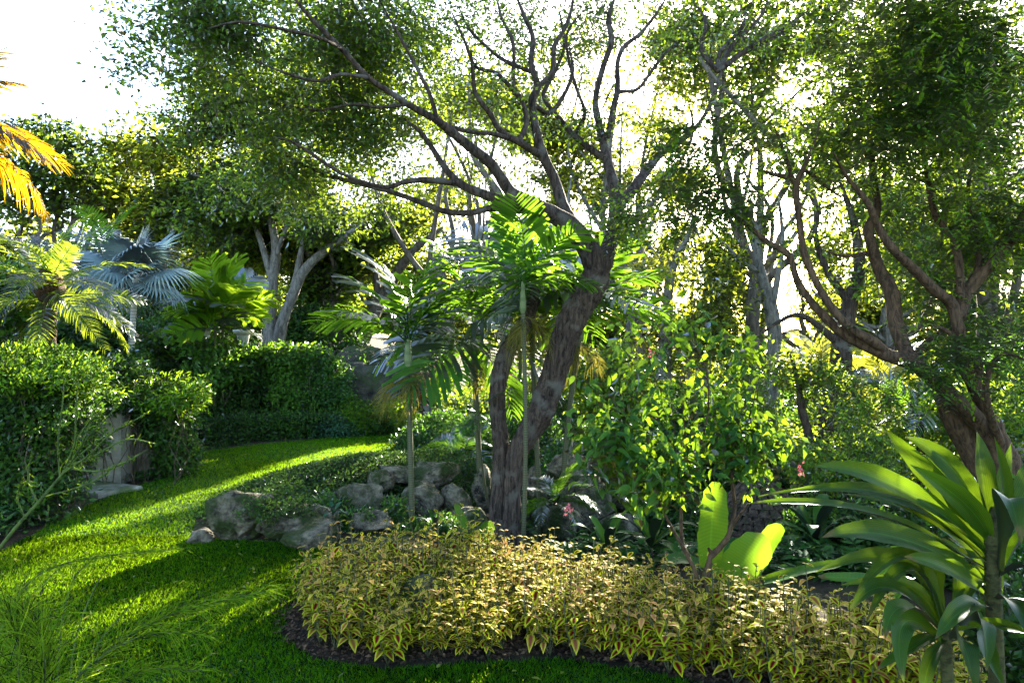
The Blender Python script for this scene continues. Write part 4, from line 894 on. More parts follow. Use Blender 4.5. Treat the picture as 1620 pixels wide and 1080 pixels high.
for (lb, px, es, n_) in [
  ("tall far tree filling the view behind the slim palms, left of the leaning trunk", 640, [(600, 400, 110, 70), (700, 440, 100, 60), (560, 480, 80, 50), (690, 300, 90, 70)], 520),
  ("tall far tree behind the leaning trunk's fork", 880, [(850, 430, 110, 70), (940, 380, 90, 70), (860, 310, 90, 60), (790, 180, 100, 90)], 520),
  ("tall far tree between the leaning trunk and the hazy pale trunk", 1090, [(1060, 400, 100, 70), (1010, 480, 100, 60), (1130, 480, 80, 60), (1030, 230, 110, 90)], 560),
  ("tall far tree under the sweeping limbs on the right", 1400, [(1330, 500, 60, 50), (1420, 470, 100, 80), (1330, 400, 60, 60), (1500, 380, 100, 80), (1390, 300, 90, 80)], 600)]:
    wood_tree("tall_far_tree", lb, gb(px, 34), None, [px_ell(a, b_, 34 + i * .6, c, d, 1.8) for i, (a, b_, c, d) in enumerate(es)], n_, 26, .62, .32, .17, M_far, M_treey, .3, twig=.012)
# ------------------------------------------------------------------ shrubs and hedges
def foliage_blob(bag, ells, n, L, W, kind='rhomb', shell=.35, up=.35, amp=.14, ns=2.5, seed=1, tough=1.0, flat_top=None, cull=True, droop=.1, tint=.5):
    ar = np.array([(e[1][0] * e[1][1] + e[1][0] * e[1][2] + e[1][1] * e[1][2]) for e in ells]); ar = ar / ar.sum()
    for (e, w) in zip(ells, ar):
        c, r = np.asarray(e[0]), np.asarray(e[1]); m = int(n * w)
        per = 18; nc = max(4, m // per); m = nc * per
        d = norm(rng.normal(size=(nc, 3))); rad = 1 - shell * rng.random(nc) ** 1.6
        rad = rad * (1 + amp * noise3(d * r, ns, seed) + amp * .6 * noise3(d * r, ns * 3, seed + 3)) + np.where(rng.random(nc) < .16, rng.random(nc) * .16, 0)
        P = np.repeat(c + d * r * rad[:, None], per, 0) + rng.normal(size=(m, 3)) * np.array([1, 1, .75]) * L * .85; out = np.repeat(norm(d / r), per, 0); d = np.repeat(d, per, 0)
        if flat_top is not None: 
            k = P[:, 2] < flat_top + .02 * rng.normal(size=m); P, out, d = P[k], out[k], d[k]
        if cull: k = sunpass(P, tough); P, out = P[k], out[k]
        m = len(P)
        N = out * .8 + rng.normal(size=(m, 3)) * (1 - up); N[:, 2] += up
        D = rng.normal(size=(m, 3)) + out * .5; D[:, 2] -= droop
        cl = noise3(P, ns * 2.2, seed + 7) * .5 * tint + .5
        leaves(bag, P, D, N, L * (.65 + .7 * rng.random(m)), W * (.7 + .6 * rng.random(m)), kind, np.clip(cl * .6 + rng.random(m) * .4, 0, 1))
def stems(bag, c, r, base, n, rad=.006, spread=.5):
    P = np.zeros((n, 5, 3)); 
    for i in range(n):
        b0 = np.array(base) + np.array([*(rng.normal(size=2) * np.array(r[:2]) * .25), 0]); b0[2] = float(height(b0[0], b0[1])) - .05
        t = np.asarray(c) + norm(rng.normal(size=3)) * np.asarray(r) * rng.uniform(.3, .85)
        s = np.linspace(0, 1, 5)[:, None]; P[i] = b0 * (1 - s) + t * s + rng.normal(size=(5, 3)) * np.linalg.norm(t - b0) * .04; P[i, 0] = b0
    tubes(bag, P, np.tile(np.linspace(rad, rad * .35, 5), (n, 1)), 4)
def shrub(name, label, ells, n, L, W, mat, kind='rhomb', nst=14, cat='shrub', group=None, two=None, rad=.008, crown='foliage', **kw):
    c = np.mean([e[0] for e in ells], 0); base = np.array([c[0], c[1], float(height(c[0], c[1]))])
    t = thing(name, label, cat, base, group)
    b = Bag()
    for e in ells: stems(b, e[0], e[1], [e[0][0], e[0][1], 0], max(3, nst // len(ells)), rad)
    rel(b, base); b.build("stems", M_twig, t, kind='stuff')
    b = Bag(); foliage_blob(b, ells, n, L, W, kind, **kw); rel(b, base); b.build(crown, mat, t, kind='stuff')
    return t, base

def hedge(name, label, path, w, z0f, z1, n, L, W, mat, seed=1, top=None, cat='hedge', droop=.1, rough=.05, kind='rhomb'):
    """hedge with a loaf section along a path of (x, y)"""
    P = np.array(path, float); seg = np.linalg.norm(np.diff(P, axis=0), axis=1); cum = np.r_[0, np.cumsum(seg)]
    c = P.mean(0); base = np.array([c[0], c[1], float(height(*c))]); t = thing(name, label, cat, base)
    s = rng.random(n) * cum[-1]; x = np.interp(s, cum, P[:, 0]); y = np.interp(s, cum, P[:, 1])
    dx = np.interp(s, cum, np.gradient(P[:, 0], cum)); dy = np.interp(s, cum, np.gradient(P[:, 1], cum)); tl = np.hypot(dx, dy); nx, ny = dy / tl, -dx / tl
    z0 = height(x, y) if z0f is None else np.full(n, z0f)
    H = (z1 - z0); a = rng.random(n)
    fr = H / (2 * H + w); side = np.where(a < fr * 1.35, -1., np.where(a > 1 - fr * .65, 1., 0.)); 
    u = rng.random(n); off = np.where(side == 0, (u - .5) * w, side * w / 2); z = np.where(side == 0, z1, z0 + u * H)
    corner = sm(.72, 1, (z - z0) / H); off = off * (1 - .22 * corner * (np.abs(side)))
    nr = np.c_[nx * side, ny * side, (side == 0) * 1.0]
    nr = np.where((side == 0)[:, None], np.array([0, 0, 1.0]), nr)
    Q = np.c_[x + nx * off, y + ny * off, z]
    dep = rng.random(n) ** 1.7 * min(w * .35, .28)
    Q = Q + np.repeat(rng.normal(size=(n // 16 + 1, 3)), 16, 0)[:n] * rough * .22 + nr * (rough * noise3(Q, 2.4, seed) + rough * .6 * noise3(Q, 7, seed + 1) - dep)[:, None] + rng.normal(size=(n, 3)) * .015
    k = sunpass(Q, 1.0); Q, nr = Q[k], nr[k]; m = len(Q)
    N = nr * .7 + rng.normal(size=(m, 3)) * .6; N[:, 2] += .3; D = rng.normal(size=(m, 3)) + nr * .5; D[:, 2] -= droop
    b = Bag(); cl = noise3(Q, 5, seed + 5) * .3 + .35
    leaves(b, Q, D, N, L * (.65 + .7 * rng.random(m)), W * (.7 + .6 * rng.random(m)), kind, np.clip(cl + rng.random(m) * .4, 0, 1))
    rel(b, base); b.build("foliage", mat, t, kind='stuff')
    if top is not None:
        pass
    b = Bag(); ns = int(cum[-1] * 9); PP = np.zeros((ns, 4, 3)); ss = rng.random(ns) * cum[-1]
    bx = np.interp(ss, cum, P[:, 0]) + rng.normal(size=ns) * w * .15; by = np.interp(ss, cum, P[:, 1]) + rng.normal(size=ns) * w * .15; bz = height(bx, by) if z0f is None else np.full(ns, z0f)
    for q in range(4):
        PP[:, q] = np.c_[bx + rng.normal(size=ns) * .05 * q, by + rng.normal(size=ns) * .05 * q, bz - .03 + (z1 - bz) * .85 * q / 3]
    tubes(b, PP, np.tile([.014, .011, .008, .005], (ns, 1)), 4); rel(b, base); b.build("stems", M_twig, t, kind='stuff')
    return t

M_vine = leafmat('vine_leaf', (.03, .10, .015), (.08, .19, .02), (.22, .42, .02), .42)
# creeper wall below the terrace
b = Bag(); wp = [(-7.2, 11.0), (-6.6, 12.6), (-5.8, 14.2), (-5.0, 14.62), (-4.0, 14.75), (-2.35, 14.85)]
S = smooth_path([[x, y, 0] for x, y in wp], sub=12)
tn = norm(np.gradient(S, axis=0)); nn = np.c_[tn[:, 1], -tn[:, 0], tn[:, 2] * 0]
n = len(S); zz = [-.1, .3, .6, .9, 1.2, 1.36]; rows = [S + nn * (.12 + .05 * noise3(np.c_[S[:, :2], np.full(n, z)], 3, 3)[:, None]) + [0, 0, z] for z in zz] + [S - nn * .3 + [0, 0, 1.36]]
V = np.vstack(rows); q = [[r * n + i, r * n + i + 1, (r + 1) * n + i + 1, (r + 1) * n + i] for r in range(len(rows) - 1) for i in range(n - 1)]
b.add(V, [np.array(q)]); o = b.build("retaining_wall", M_rock2); tag(o, "dark stone retaining wall of the terrace showing in gaps of the creeper", "wall")
wp2 = [(x * 1.0, y - .28) for x, y in wp]
hedge("creeper", "dark trailing creeper that covers the retaining wall under the terrace", wp2[1:5], .45, None, 1.48, 34000, .075, .042, M_hedge, 3, droop=.7, rough=.14)
hedge("trailing_vine", "lighter green vine heaped along the top of the creeper wall under the white urn", [(-6.4, 12.6), (-5.7, 14.0), (-4.9, 14.45), (-3.9, 14.5)], .8, 1.1, 1.78, 11000, .11, .055, M_vine, 8, droop=.3, rough=.24)
hedge("trailing_vine", "fresh green vine spilling far down the right half of the creeper wall towards the grotto", [(-5.0, 14.1), (-4.4, 14.22), (-3.7, 14.25)], .5, .45, 1.62, 9500, .085, .045, M_vine, 9, droop=.6, rough=.26)
hedge("clipped_hedge", "flat-topped clipped hedge on the upper level above the stone grotto", [(-4.1, 15.5), (-3.2, 15.55), (-2.2, 15.6), (-1.5, 15.7)], .7, 1.25, 1.80, 9500, .06, .034, M_bush, 11, rough=.035)
hedge("border_planting", "low dark leafy border between the far lawn edge and the creeper wall", [(-5.6, 12.2), (-5.0, 13.1), (-4.2, 13.6), (-3.4, 13.9)], .55, None, .42, 9500, .075, .034, M_hedge, 14, rough=.09)
hedge("border_planting", "short yellowish border plants at the lawn edge right of the cream wall", [(-5.5, 9.6), (-5.6, 10.2), (-5.85, 10.9)], .5, None, .34, 3600, .09, .03, M_bush, 15, rough=.09)
hedge("box_hedge", "clipped dark hedge far behind the right leaning trunk", [(.3, 16.4), (1.9, 16.2), (3.0, 16.1)], .8, None, .62, 7000, .06, .035, M_hedge, 16, rough=.02)
hedge("box_hedge", "nearer clipped dark hedge right of the leaning trunk at path level", [(.35, 13.0), (1.3, 12.9), (2.2, 12.8)], .9, None, .33, 7000, .055, .032, M_hedge, 17, rough=.02)
hedge("box_hedge", "narrow clipped hedge behind the red cordyline and the stone steps", [(-1.2, 19.6), (.2, 19.6), (1.6, 19.8)], .8, None, .5, 5000, .07, .04, M_bush, 18, rough=.02)
shrub("mounded_bush", "low rounded mixed-green bush between the thin palm stem and the leaning tree", [px_ell(700, 682, 12.6, 58, 30, .45), px_ell(758, 688, 12.2, 40, 30, .4)], 9500, .055, .032, M_bush)
shrub("mounded_bush", "round bush at the right end of the lawn's far edge, beside the path slab", [px_ell(660, 706, 12.0, 40, 30, .4)], 3500, .055, .03, M_bush)
shrub("arching_fern_bush", "bright green arching bush at the foot of the stone grotto, left one", [px_ell(563, 665, 14.0, 38, 24, .4), px_ell(550, 650, 14.2, 22, 20, .3)], 5200, .10, .014, M_brite, droop=.8)
shrub("arching_fern_bush", "bright green arching bush at the foot of the stone grotto, right one", [px_ell(628, 655, 14.2, 24, 24, .4), px_ell(640, 668, 14.0, 16, 20, .3)], 3600, .10, .014, M_brite, droop=.8)
shrub("round_shrub", "blue-green leafy shrub on the lawn's far edge below the vine-covered wall end", [px_ell(530, 683, 13.7, 34, 26, .4)], 3600, .08, .035, M_teal)
shrub("round_shrub", "small dark round shrub just right of the grotto's foot", [px_ell(600, 675, 14.0, 22, 26, .35)], 2600, .05, .03, M_hedge)
shrub("ivy_shrub", "tall ragged green shrub climbing the left side of the stone grotto", [px_ell(520, 610, 14.3, 36, 48, .35), px_ell(535, 640, 14.2, 24, 30, .3)], 6200, .075, .045, M_bush, droop=.5)
# left side
shrub("large_shrub", "large dark ragged shrub at the left edge of the lawn under a lime-green one", [px_ell(20, 700, 7.6, 100, 85, .7), px_ell(-20, 620, 7.8, 100, 36, .7), px_ell(70, 650, 7.4, 56, 50, .45), px_ell(100, 640, 7.8, 32, 46, .35), px_ell(20, 780, 7.2, 80, 40, .4)],
      27000, .07, .036, M_hedge, nst=60, amp=.45, droop=.3, ns=2.2)
shrub("bright_topped_shrub", "spreading lime-green shrub lying over the top of the large dark shrub", [px_ell(0, 572, 7.5, 110, 26, .7), px_ell(95, 588, 7.4, 50, 22, .5), px_ell(40, 598, 7.0, 60, 14, .4), px_ell(125, 608, 7.5, 26, 12, .3)], 13000, .065, .022, M_brite, nst=12, up=.75, amp=.5, ns=3.5)
shrub("bright_topped_shrub", "lime-green shrub capping the cream wall beside the gateway", [px_ell(250, 608, 9.3, 50, 22, .5), px_ell(285, 622, 9.2, 26, 22, .4), px_ell(212, 616, 9.1, 26, 18, .35)], 7500, .095, .026, M_brite, nst=10, up=.7, amp=.5, ns=3.5)
shrub("hanging_shrub", "dark leafy skirt of hanging growth over the cream wall right of the pillar", [px_ell(268, 665, 9.5, 32, 48, .35), px_ell(222, 645, 9.35, 30, 12, .2), px_ell(280, 715, 9.6, 26, 34, .35)], 7000, .07, .036, M_hedge, nst=14, droop=.8)
shrub("background_shrub", "dark shrub between the two lime-topped shrubs, above the gateway", [px_ell(180, 600, 9.9, 50, 34, .5), px_ell(165, 632, 9.0, 34, 16, .35)], 9000, .07, .04, M_hedge)
shrub("background_shrub", "dark glossy shrub row under the little feathery palm", [px_ell(120, 530, 12, 90, 26, .8), px_ell(40, 530, 11.5, 60, 26, .8), px_ell(160, 560, 11.6, 60, 26, .6)], 9500, .10, .055, M_hedge)
shrub("background_shrub", "yellow-green leafy shrub on the terrace right of the pale thin palm stem", [px_ell(250, 552, 13.5, 30, 20, .5)], 2600, .12, .06, M_lime)
shrub("background_shrub", "teal-leaved low shrub on the terrace by the pale thin palm stem", [px_ell(222, 545, 13.8, 24, 22, .5), px_ell(300, 560, 14.6, 40, 14, .4)], 3400, .12, .05, M_teal)
shrub("background_shrub", "dark undergrowth on the terrace left of the grey twin trunks", [px_ell(330, 515, 18, 90, 30, .9), px_ell(250, 490, 19, 60, 50, .9)], 8000, .15, .07, M_hedge)
shrub("background_shrub", "dark undergrowth on the terrace right of the grey twin trunks", [px_ell(520, 520, 18.5, 80, 34, .9), px_ell(470, 530, 18, 40, 26, .7)], 8000, .15, .07, M_hedge)
shrub("flowering_shrub", "broad-leaved shrub at the left edge with a few pink flowers, beside the feathery palm", [px_ell(10, 470, 9.5, 40, 44, .4)], 2200, .12, .07, M_bush)
# centre and right understory
US = [
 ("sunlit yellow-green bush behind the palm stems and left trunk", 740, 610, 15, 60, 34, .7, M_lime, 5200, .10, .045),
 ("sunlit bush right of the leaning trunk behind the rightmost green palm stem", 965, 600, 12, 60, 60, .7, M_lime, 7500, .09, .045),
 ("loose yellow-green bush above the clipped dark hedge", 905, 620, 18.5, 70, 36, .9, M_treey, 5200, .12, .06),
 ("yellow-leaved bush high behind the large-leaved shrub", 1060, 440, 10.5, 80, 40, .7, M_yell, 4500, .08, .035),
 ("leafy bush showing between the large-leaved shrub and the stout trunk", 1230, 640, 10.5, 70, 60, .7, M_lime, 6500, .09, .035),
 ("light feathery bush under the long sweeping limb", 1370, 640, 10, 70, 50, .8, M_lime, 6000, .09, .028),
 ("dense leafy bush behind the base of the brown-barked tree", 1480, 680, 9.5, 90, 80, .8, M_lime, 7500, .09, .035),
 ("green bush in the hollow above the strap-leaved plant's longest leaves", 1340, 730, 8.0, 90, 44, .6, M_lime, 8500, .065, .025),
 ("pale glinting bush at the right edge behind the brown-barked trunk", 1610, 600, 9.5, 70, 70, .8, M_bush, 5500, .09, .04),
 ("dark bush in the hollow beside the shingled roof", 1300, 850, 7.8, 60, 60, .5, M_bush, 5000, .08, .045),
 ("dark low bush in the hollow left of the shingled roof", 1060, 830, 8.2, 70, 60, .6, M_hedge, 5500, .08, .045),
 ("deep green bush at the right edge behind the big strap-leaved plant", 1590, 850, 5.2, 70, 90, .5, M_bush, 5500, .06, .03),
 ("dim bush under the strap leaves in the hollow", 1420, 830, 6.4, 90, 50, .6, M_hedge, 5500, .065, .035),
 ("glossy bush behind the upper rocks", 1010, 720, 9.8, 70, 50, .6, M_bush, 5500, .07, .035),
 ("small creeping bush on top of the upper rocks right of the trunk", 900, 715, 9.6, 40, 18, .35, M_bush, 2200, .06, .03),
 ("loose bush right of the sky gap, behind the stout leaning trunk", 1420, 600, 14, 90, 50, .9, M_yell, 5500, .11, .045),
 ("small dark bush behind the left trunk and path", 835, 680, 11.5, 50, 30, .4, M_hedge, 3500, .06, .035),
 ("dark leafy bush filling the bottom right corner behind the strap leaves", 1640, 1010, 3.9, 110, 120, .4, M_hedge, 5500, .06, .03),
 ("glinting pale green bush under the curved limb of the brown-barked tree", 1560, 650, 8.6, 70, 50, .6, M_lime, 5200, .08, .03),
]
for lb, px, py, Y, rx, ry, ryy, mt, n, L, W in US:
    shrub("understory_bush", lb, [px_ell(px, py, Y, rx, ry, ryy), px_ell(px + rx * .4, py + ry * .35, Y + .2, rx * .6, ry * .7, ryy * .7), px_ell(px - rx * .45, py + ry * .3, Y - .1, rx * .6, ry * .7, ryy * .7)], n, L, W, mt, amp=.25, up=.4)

# creeping ground cover with tiny pale flowers over the rock row
def carpet(bag, poly, dens, hmax, L, W, ns=1.6, seed=3):
    Q = scatter(poly, dens / 14); n = len(Q); per = 14; Q = np.repeat(Q, per, 0) + rng.normal(size=(n * per, 2)) * L * .9
    hh = hmax * np.clip(.55 + .5 * noise3(np.c_[Q, Q[:, :1] * 0], ns, seed), .1, 1.1)
    P = np.c_[Q, height(Q[:, 0], Q[:, 1]) + hh * rng.random(len(Q)) ** .6]
    D = rng.normal(size=P.shape); D[:, 2] = D[:, 2] * .5 + .3; N = rng.normal(size=P.shape) * .5; N[:, 2] += .8
    leaves(bag, P, D, N, L * (.65 + .7 * rng.random(len(P))), W * (.7 + .6 * rng.random(len(P))), 'rhomb')
b = Bag(); carpet(b, [(-3.25, 7.1), (-3.35, 8.2), (-3.0, 9.1), (-2.55, 10), (-2.05, 11), (-1.8, 12.4), (-.3, 12.4), (-.3, 9.2), (-1.2, 8.2), (-2.1, 7.3), (-2.6, 6.7)], 5200, .26, .045, .018)
o = b.build("ground_cover", M_cover, kind='stuff'); tag(o, "low creeping ground cover on the mound between the lawn and the rock row", "ground cover")
b = Bag(); carpet(b, [(-7.5, 5.5), (-4.75, 5.5), (-4.95, 7.6), (-5.3, 8.2), (-5.9, 8.6), (-7.5, 8.6)], 1500, .3, .09, .035)
carpet(b, [(-5.5, 9.0), (-4.85, 9.1), (-4.75, 10), (-5.2, 10.8), (-5.35, 11.7), (-5.9, 11.6), (-6, 9.5)], 1500, .16, .07, .03)
carpet(b, [(-1.9, 12.4), (-.9, 12.6), (-.4, 14), (1.5, 12), (3, 13), (3, 20), (-1.2, 20), (-2.3, 15.2)], 420, .22, .12, .05)
carpet(b, [(.4, 9.5), (3, 12.5), (12, 13), (16, 30), (-2, 30), (-1, 20), (3, 20), (3, 13), (.6, 12)], 150, .45, .20, .09)
o = b.build("low_border", M_bush, kind='stuff'); tag(o, "low leafy border growth along the edges of the lawn and path", "undergrowth")
b = Bag(); GC = [px_ell(412, 805, 6.3, 36, 24, .16), px_ell(470, 800, 6.5, 34, 14, .15), px_ell(440, 800, 7.1, 40, 24, .35), px_ell(470, 775, 7.9, 56, 20, .5), px_ell(530, 752, 8.8, 66, 16, .6), px_ell(600, 735, 9.8, 60, 14, .7), px_ell(430, 788, 7.4, 30, 20, .4), px_ell(690, 728, 10, 60, 14, .6)]
foliage_blob(b, GC, 30000, .034, .014, 'rhomb', shell=.7, amp=.25, ns=4, seed=12, tint=.8, up=.3)
o = b.build("ground_cover", M_cover, kind='stuff'); tag(o, "creeping ground cover with tiny lilac flowers spilling over the rock row", "ground cover")
b = Bag(); GC = [px_ell(620, 812, 7.3, 26, 22, .2), px_ell(560, 830, 6.9, 40, 20, .2), px_ell(690, 838, 7.0, 60, 16, .2), px_ell(520, 795, 7.2, 18, 16, .15)]
foliage_blob(b, GC, 6500, .06, .016, 'rhomb', shell=.7, amp=.25, ns=4, seed=13, up=.2, droop=-.3)
o = b.build("low_undergrowth", M_bush, kind='stuff'); tag(o, "low leafy undergrowth between the boulders and the coleus bed", "undergrowth")
Qg = scatter([(.6, 6.2), (5, 4.4), (7, 7), (9, 14), (3, 16), (-.5, 15), (.3, 9)], 130); m = len(Qg)
b = Bag(); C = np.c_[Qg, height(Qg[:, 0], Qg[:, 1])]; D = rng.normal(size=(m, 3)); D[:, 2] = abs(D[:, 2]) + .6
sprays(b, C, D, 6, .35, .12, .05, droop=.5); o = b.build("undergrowth", M_bush, kind='stuff'); tag(o, "leafy undergrowth covering the floor of the hollow on the right", "undergrowth")
# a far wood as one mass
b = Bag(); m = 14000; X = rng.uniform(-110, 120, m); Yf = rng.uniform(62, 90, m); gh = height(X, Yf)
top = np.where(X < 8, 7.5, 4.3) + 1.6 * np.sin(X * .23) + 1.0 * np.sin(X * .61 + 2)
Zf = gh + rng.random(m) ** .6 * top; C = np.c_[X, Yf, Zf]; D, N = rand_leaf_frame(m, .3)
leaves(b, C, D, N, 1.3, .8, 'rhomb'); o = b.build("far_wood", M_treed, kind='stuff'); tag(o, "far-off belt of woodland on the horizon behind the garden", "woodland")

# ------------------------------------------------------------------ palms
def frond(length, nleaf, lL, lW, droop, arch=.25, base=.12, vee=.35, hang=.2, jit=.06, blunt=False, seed=0, segs=3, rach=.008):
    """pinnate frond along +X rising then arching over; returns bag"""
    b = Bag(); r_ = np.random.default_rng(seed)
    t = np.linspace(0, 1, 12); x = t * length * (1 - .12 * droop * t); z = arch * length * t - droop * length * t ** 2.1
    P = np.c_[x, .03 * length * np.sin(t * 3 + seed), z]
    tube(b, P, np.linspace(rach, rach * .25, 12), 4)
    s = np.linspace(base, 1, nleaf); pos = np.stack([np.interp(s, t, P[:, k]) for k in range(3)], 1)
    tg = norm(np.stack([np.interp(s, t, np.gradient(P[:, k])) for k in range(3)], 1))
    side = np.array([0, 1.0, 0]); upv = np.cross(tg, np.tile(side, (nleaf, 1))) * -1; upv = np.where(upv[:, 2:3] < 0, -upv, upv)
    prof = np.clip(np.sin(np.pi * (.12 + .84 * s)) ** .6, .15, 1)
    for sg in (-1, 1):
        d0 = norm(side * sg + tg * (.55 + .5 * s[:, None]) + upv * vee + r_.normal(size=(nleaf, 3)) * jit)
        L = lL * prof * (1 + .1 * r_.normal(size=nleaf)); n = segs + 1
        u = np.linspace(0, 1, n)
        line = pos[:, None] + d0[:, None] * (u[None, :, None] * L[:, None, None]); line[..., 2] -= (hang * (u ** 2)[None] * L[:, None]) * (1 + .4 * r_.random((nleaf, 1)))
        wdir = norm(np.cross(d0, upv + r_.normal(size=(nleaf, 3)) * .25))
        wp_ = np.array([.45, 1, .85, .12]) if not blunt else np.array([.3, .8, 1, .7])
        wp_ = np.interp(u, np.linspace(0, 1, 4), wp_); w = lW * prof
        A = line + wdir[:, None] * (wp_[None, :, None] * w[:, None, None] / 2); B = line - wdir[:, None] * (wp_[None, :, None] * w[:, None, None] / 2)
        V = np.stack([A, B], 2).reshape(-1, 3); bi = (np.arange(nleaf) * n * 2)[:, None]; k = (np.arange(n - 1) * 2)[None]
        q = np.stack([bi + k, bi + k + 1, bi + k + 3, bi + k + 2], -1).reshape(-1, 4)
        b.add(V, [q], np.repeat(r_.random(nleaf) * .6 + .2, n * 2))
    return b
def fan(rad, nseg, droop, seed=0, pet=.5):
    """round pleated fan leaf on a stalk along +X"""
    b = Bag(); r_ = np.random.default_rng(seed)
    tube(b, np.array([[0, 0, 0], [pet * .5, 0, pet * .1], [pet, 0, pet * .12]]), np.array([.02, .015, .012]), 5)
    c = np.array([pet, 0, pet * .12]); an = np.linspace(-2.35, 2.35, nseg); n = 5; u = np.linspace(0, 1, n)
    for i, a in enumerate(an):
        L = rad * (1 - .18 * (abs(a) / 2.35) ** 2) * (1 + .05 * r_.normal()); d = np.array([math.cos(a), math.sin(a), .12])
        sd = np.array([-math.sin(a), math.cos(a), 0]); hw = rad * .58 * 4.7 / nseg * .5
        line = c + d[None] * (u[:, None] * L); line[:, 2] += -droop * L * u ** 2.4 + .10 * rad * np.cos(a) * u
        line[:, 2] -= r_.random() * .12 * L * u ** 4
        ww = hw * np.array([.12, .75, 1.0, .55, .06])
        ridge = line + np.array([0, 0, 1]) * (ww[:, None] * .55)
        A = line + sd * ww[:, None]; B = line - sd * ww[:, None]
        V = np.stack([A, ridge, B], 1).reshape(-1, 3); k = np.arange(n - 1) * 3
        q = np.vstack([np.stack([k, k + 1, k + 4, k + 3], -1), np.stack([k + 1, k + 2, k + 5, k + 4], -1)])
        b.add(V, [q], r_.random() * .6 + .2)
    return b
def place_leaf(me, name, parent, loc, yaw, pitch, roll=0.0, sc=1.0):
    o = link(name, me, parent); o.rotation_mode = 'XYZ'
    from mathutils import Matrix
    M = Matrix.Rotation(yaw, 4, 'Z') @ Matrix.Rotation(-pitch, 4, 'Y') @ Matrix.Rotation(roll, 4, 'X')
    o.rotation_euler = M.to_euler('XYZ'); o.location = loc; o.scale = (sc, sc, sc); return o
def meshes(bags, name, mat):
    out = []
    for b in bags:
        me = b.mesh(name); me.materials.append(mat); out.append(me)
    return out
FR_green = meshes([frond(1.15, 20, .42, .050, d, arch=a, hang=.35, blunt=True, seed=s, jit=.12) for s, (d, a) in enumerate([(.35, .3), (.55, .3), (.8, .35), (.3, .15)])], "frond", M_palm)
FR_date = meshes([frond(1.30, 62, .24, .016, d, arch=a, hang=.3, seed=s + 10, jit=.12) for s, (d, a) in enumerate([(.5, .35), (.75, .4), (1.0, .45), (.4, .2)])], "frond", M_date)
FR_gold = meshes([frond(1.7, 56, .42, .032, d, arch=a, hang=.6, seed=s + 20, jit=.12) for s, (d, a) in enumerate([(.7, .4), (.9, .4)])], "frond", M_gold)
FR_fan = meshes([fan(.85, 38, d, s) for s, d in enumerate([.1, .3, .55])], "fan_leaf", M_silver)
FR_broad = meshes([frond(1.0, 15, .42, .10, d, arch=a, hang=.25, blunt=True, seed=s + 30, jit=.12) for s, (d, a) in enumerate([(.35, .35), (.6, .35)])], "frond", M_brite)
FR_dry = meshes([frond(.5, 26, .30, .012, 1.2, arch=.1, hang=.9, seed=s + 40, jit=.3) for s in range(2)], "flower_stalk", M_dry)
FR_und = meshes([frond(.9, 30, .26, .020, d, arch=.45, hang=.3, seed=s + 50) for s, d in enumerate([.5, .8])], "frond", M_palm)
FR_yel = meshes([frond(1.3, 40, .34, .026, d, arch=.6, hang=.3, seed=s + 60) for s, d in enumerate([.5, .7])], "frond", M_yell)

def palm(name, label, base, top, r0, stem_mat, fr, n, sc=1.0, pitch=(-.5, 1.2), shaft=None, skirt=0, cat='palm tree', group=None, rings=True, roll=.4, bow=None, yaw0=0):
    base = np.array(base, float); top = np.array(top, float); t = thing(name, label, cat, base, group)
    L = top - base; h = np.linalg.norm(L); m = 18; s = np.linspace(0, 1, m)[:, None]
    P = L * s + (np.array(bow) * np.sin(s * math.pi) if bow is not None else 0)
    b = Bag(); rr = np.full(m, r0) * (1 + .04 * rng.normal(size=m)); rr[0] *= 1.35; rr[1] *= 1.1
    tube(b, P, rr, 8); b.build("trunk", stem_mat, t)
    d = L / h; c = L.copy()
    if shaft:
        b = Bag(); Ps = np.array([L + d * x * shaft for x in (-.1, 0, .3, .6, 1.0)]); tube(b, Ps, r0 * np.array([1.1, 1.6, 1.45, 1.15, .7]), 9); b.build("crownshaft", M_crshaft, t); c = L + d * shaft
    for i in range(n):
        u = (i + .5) / n; yaw = yaw0 + i * 2.39996 + rng.normal() * .12; pt = pitch[1] + (pitch[0] - pitch[1]) * u ** .8 + rng.normal() * .08
        place_leaf(fr[i % len(fr)], fr[0].name.split('.')[0], t, tuple(c - d * .02 * i * .3), yaw, pt, rng.normal() * roll, sc * rng.uniform(.85, 1.12))
    for i in range(skirt):
        place_leaf(FR_dry[i % 2], "flower_stalk", t, tuple(L - d * (.06 + .05 * rng.random())), i * 2.4 + rng.normal() * .2, rng.uniform(-.5, .1), rng.normal() * .6, rng.uniform(.4, .75))
    return t
palm("slim_palm", "single slim palm with a ringed stem standing alone before the rock wall", at(653, 850, 7.15) - [0, 0, .1], at(646, 578, 7.2), .030, M_gstem, FR_green, 10, .95, (.3, 1.42), .28, 7)
palm("slim_palm", "slim palm whose thin stem crosses in front of the big leaning trunk", at(826, 900, 6.55), at(827, 490, 6.6), .021, M_gstem, FR_green, 9, .74, (.1, 1.35), .28, 5, bow=(.03, 0, 0), yaw0=2.2)
palm("slim_palm", "slim palm just right of the leaning trunk's foot, second of the green stems", at(857, 885, 7.9), at(840, 500, 8.0), .03, M_gstem, FR_green, 13, 1.05, (.0, 1.4), .25, 6, yaw0=1.9)
palm("slim_palm", "slim palm with the rightmost green stem, leaning slightly right", at(887, 880, 8.0), at(916, 535, 8.1), .033, M_gstem, FR_green, 11, 1.05, (.0, 1.35), .3, 7, yaw0=3.1, bow=(-.05, 0, 0))
palm("slim_palm", "dark low-crowned palm behind the left trunk of the big tree", at(764, 820, 8.3) - [0, 0, .3], at(750, 555, 8.1), .035, M_gstem, FR_green, 10, 1.15, (-.7, 1.1), .22, 3, yaw0=4)
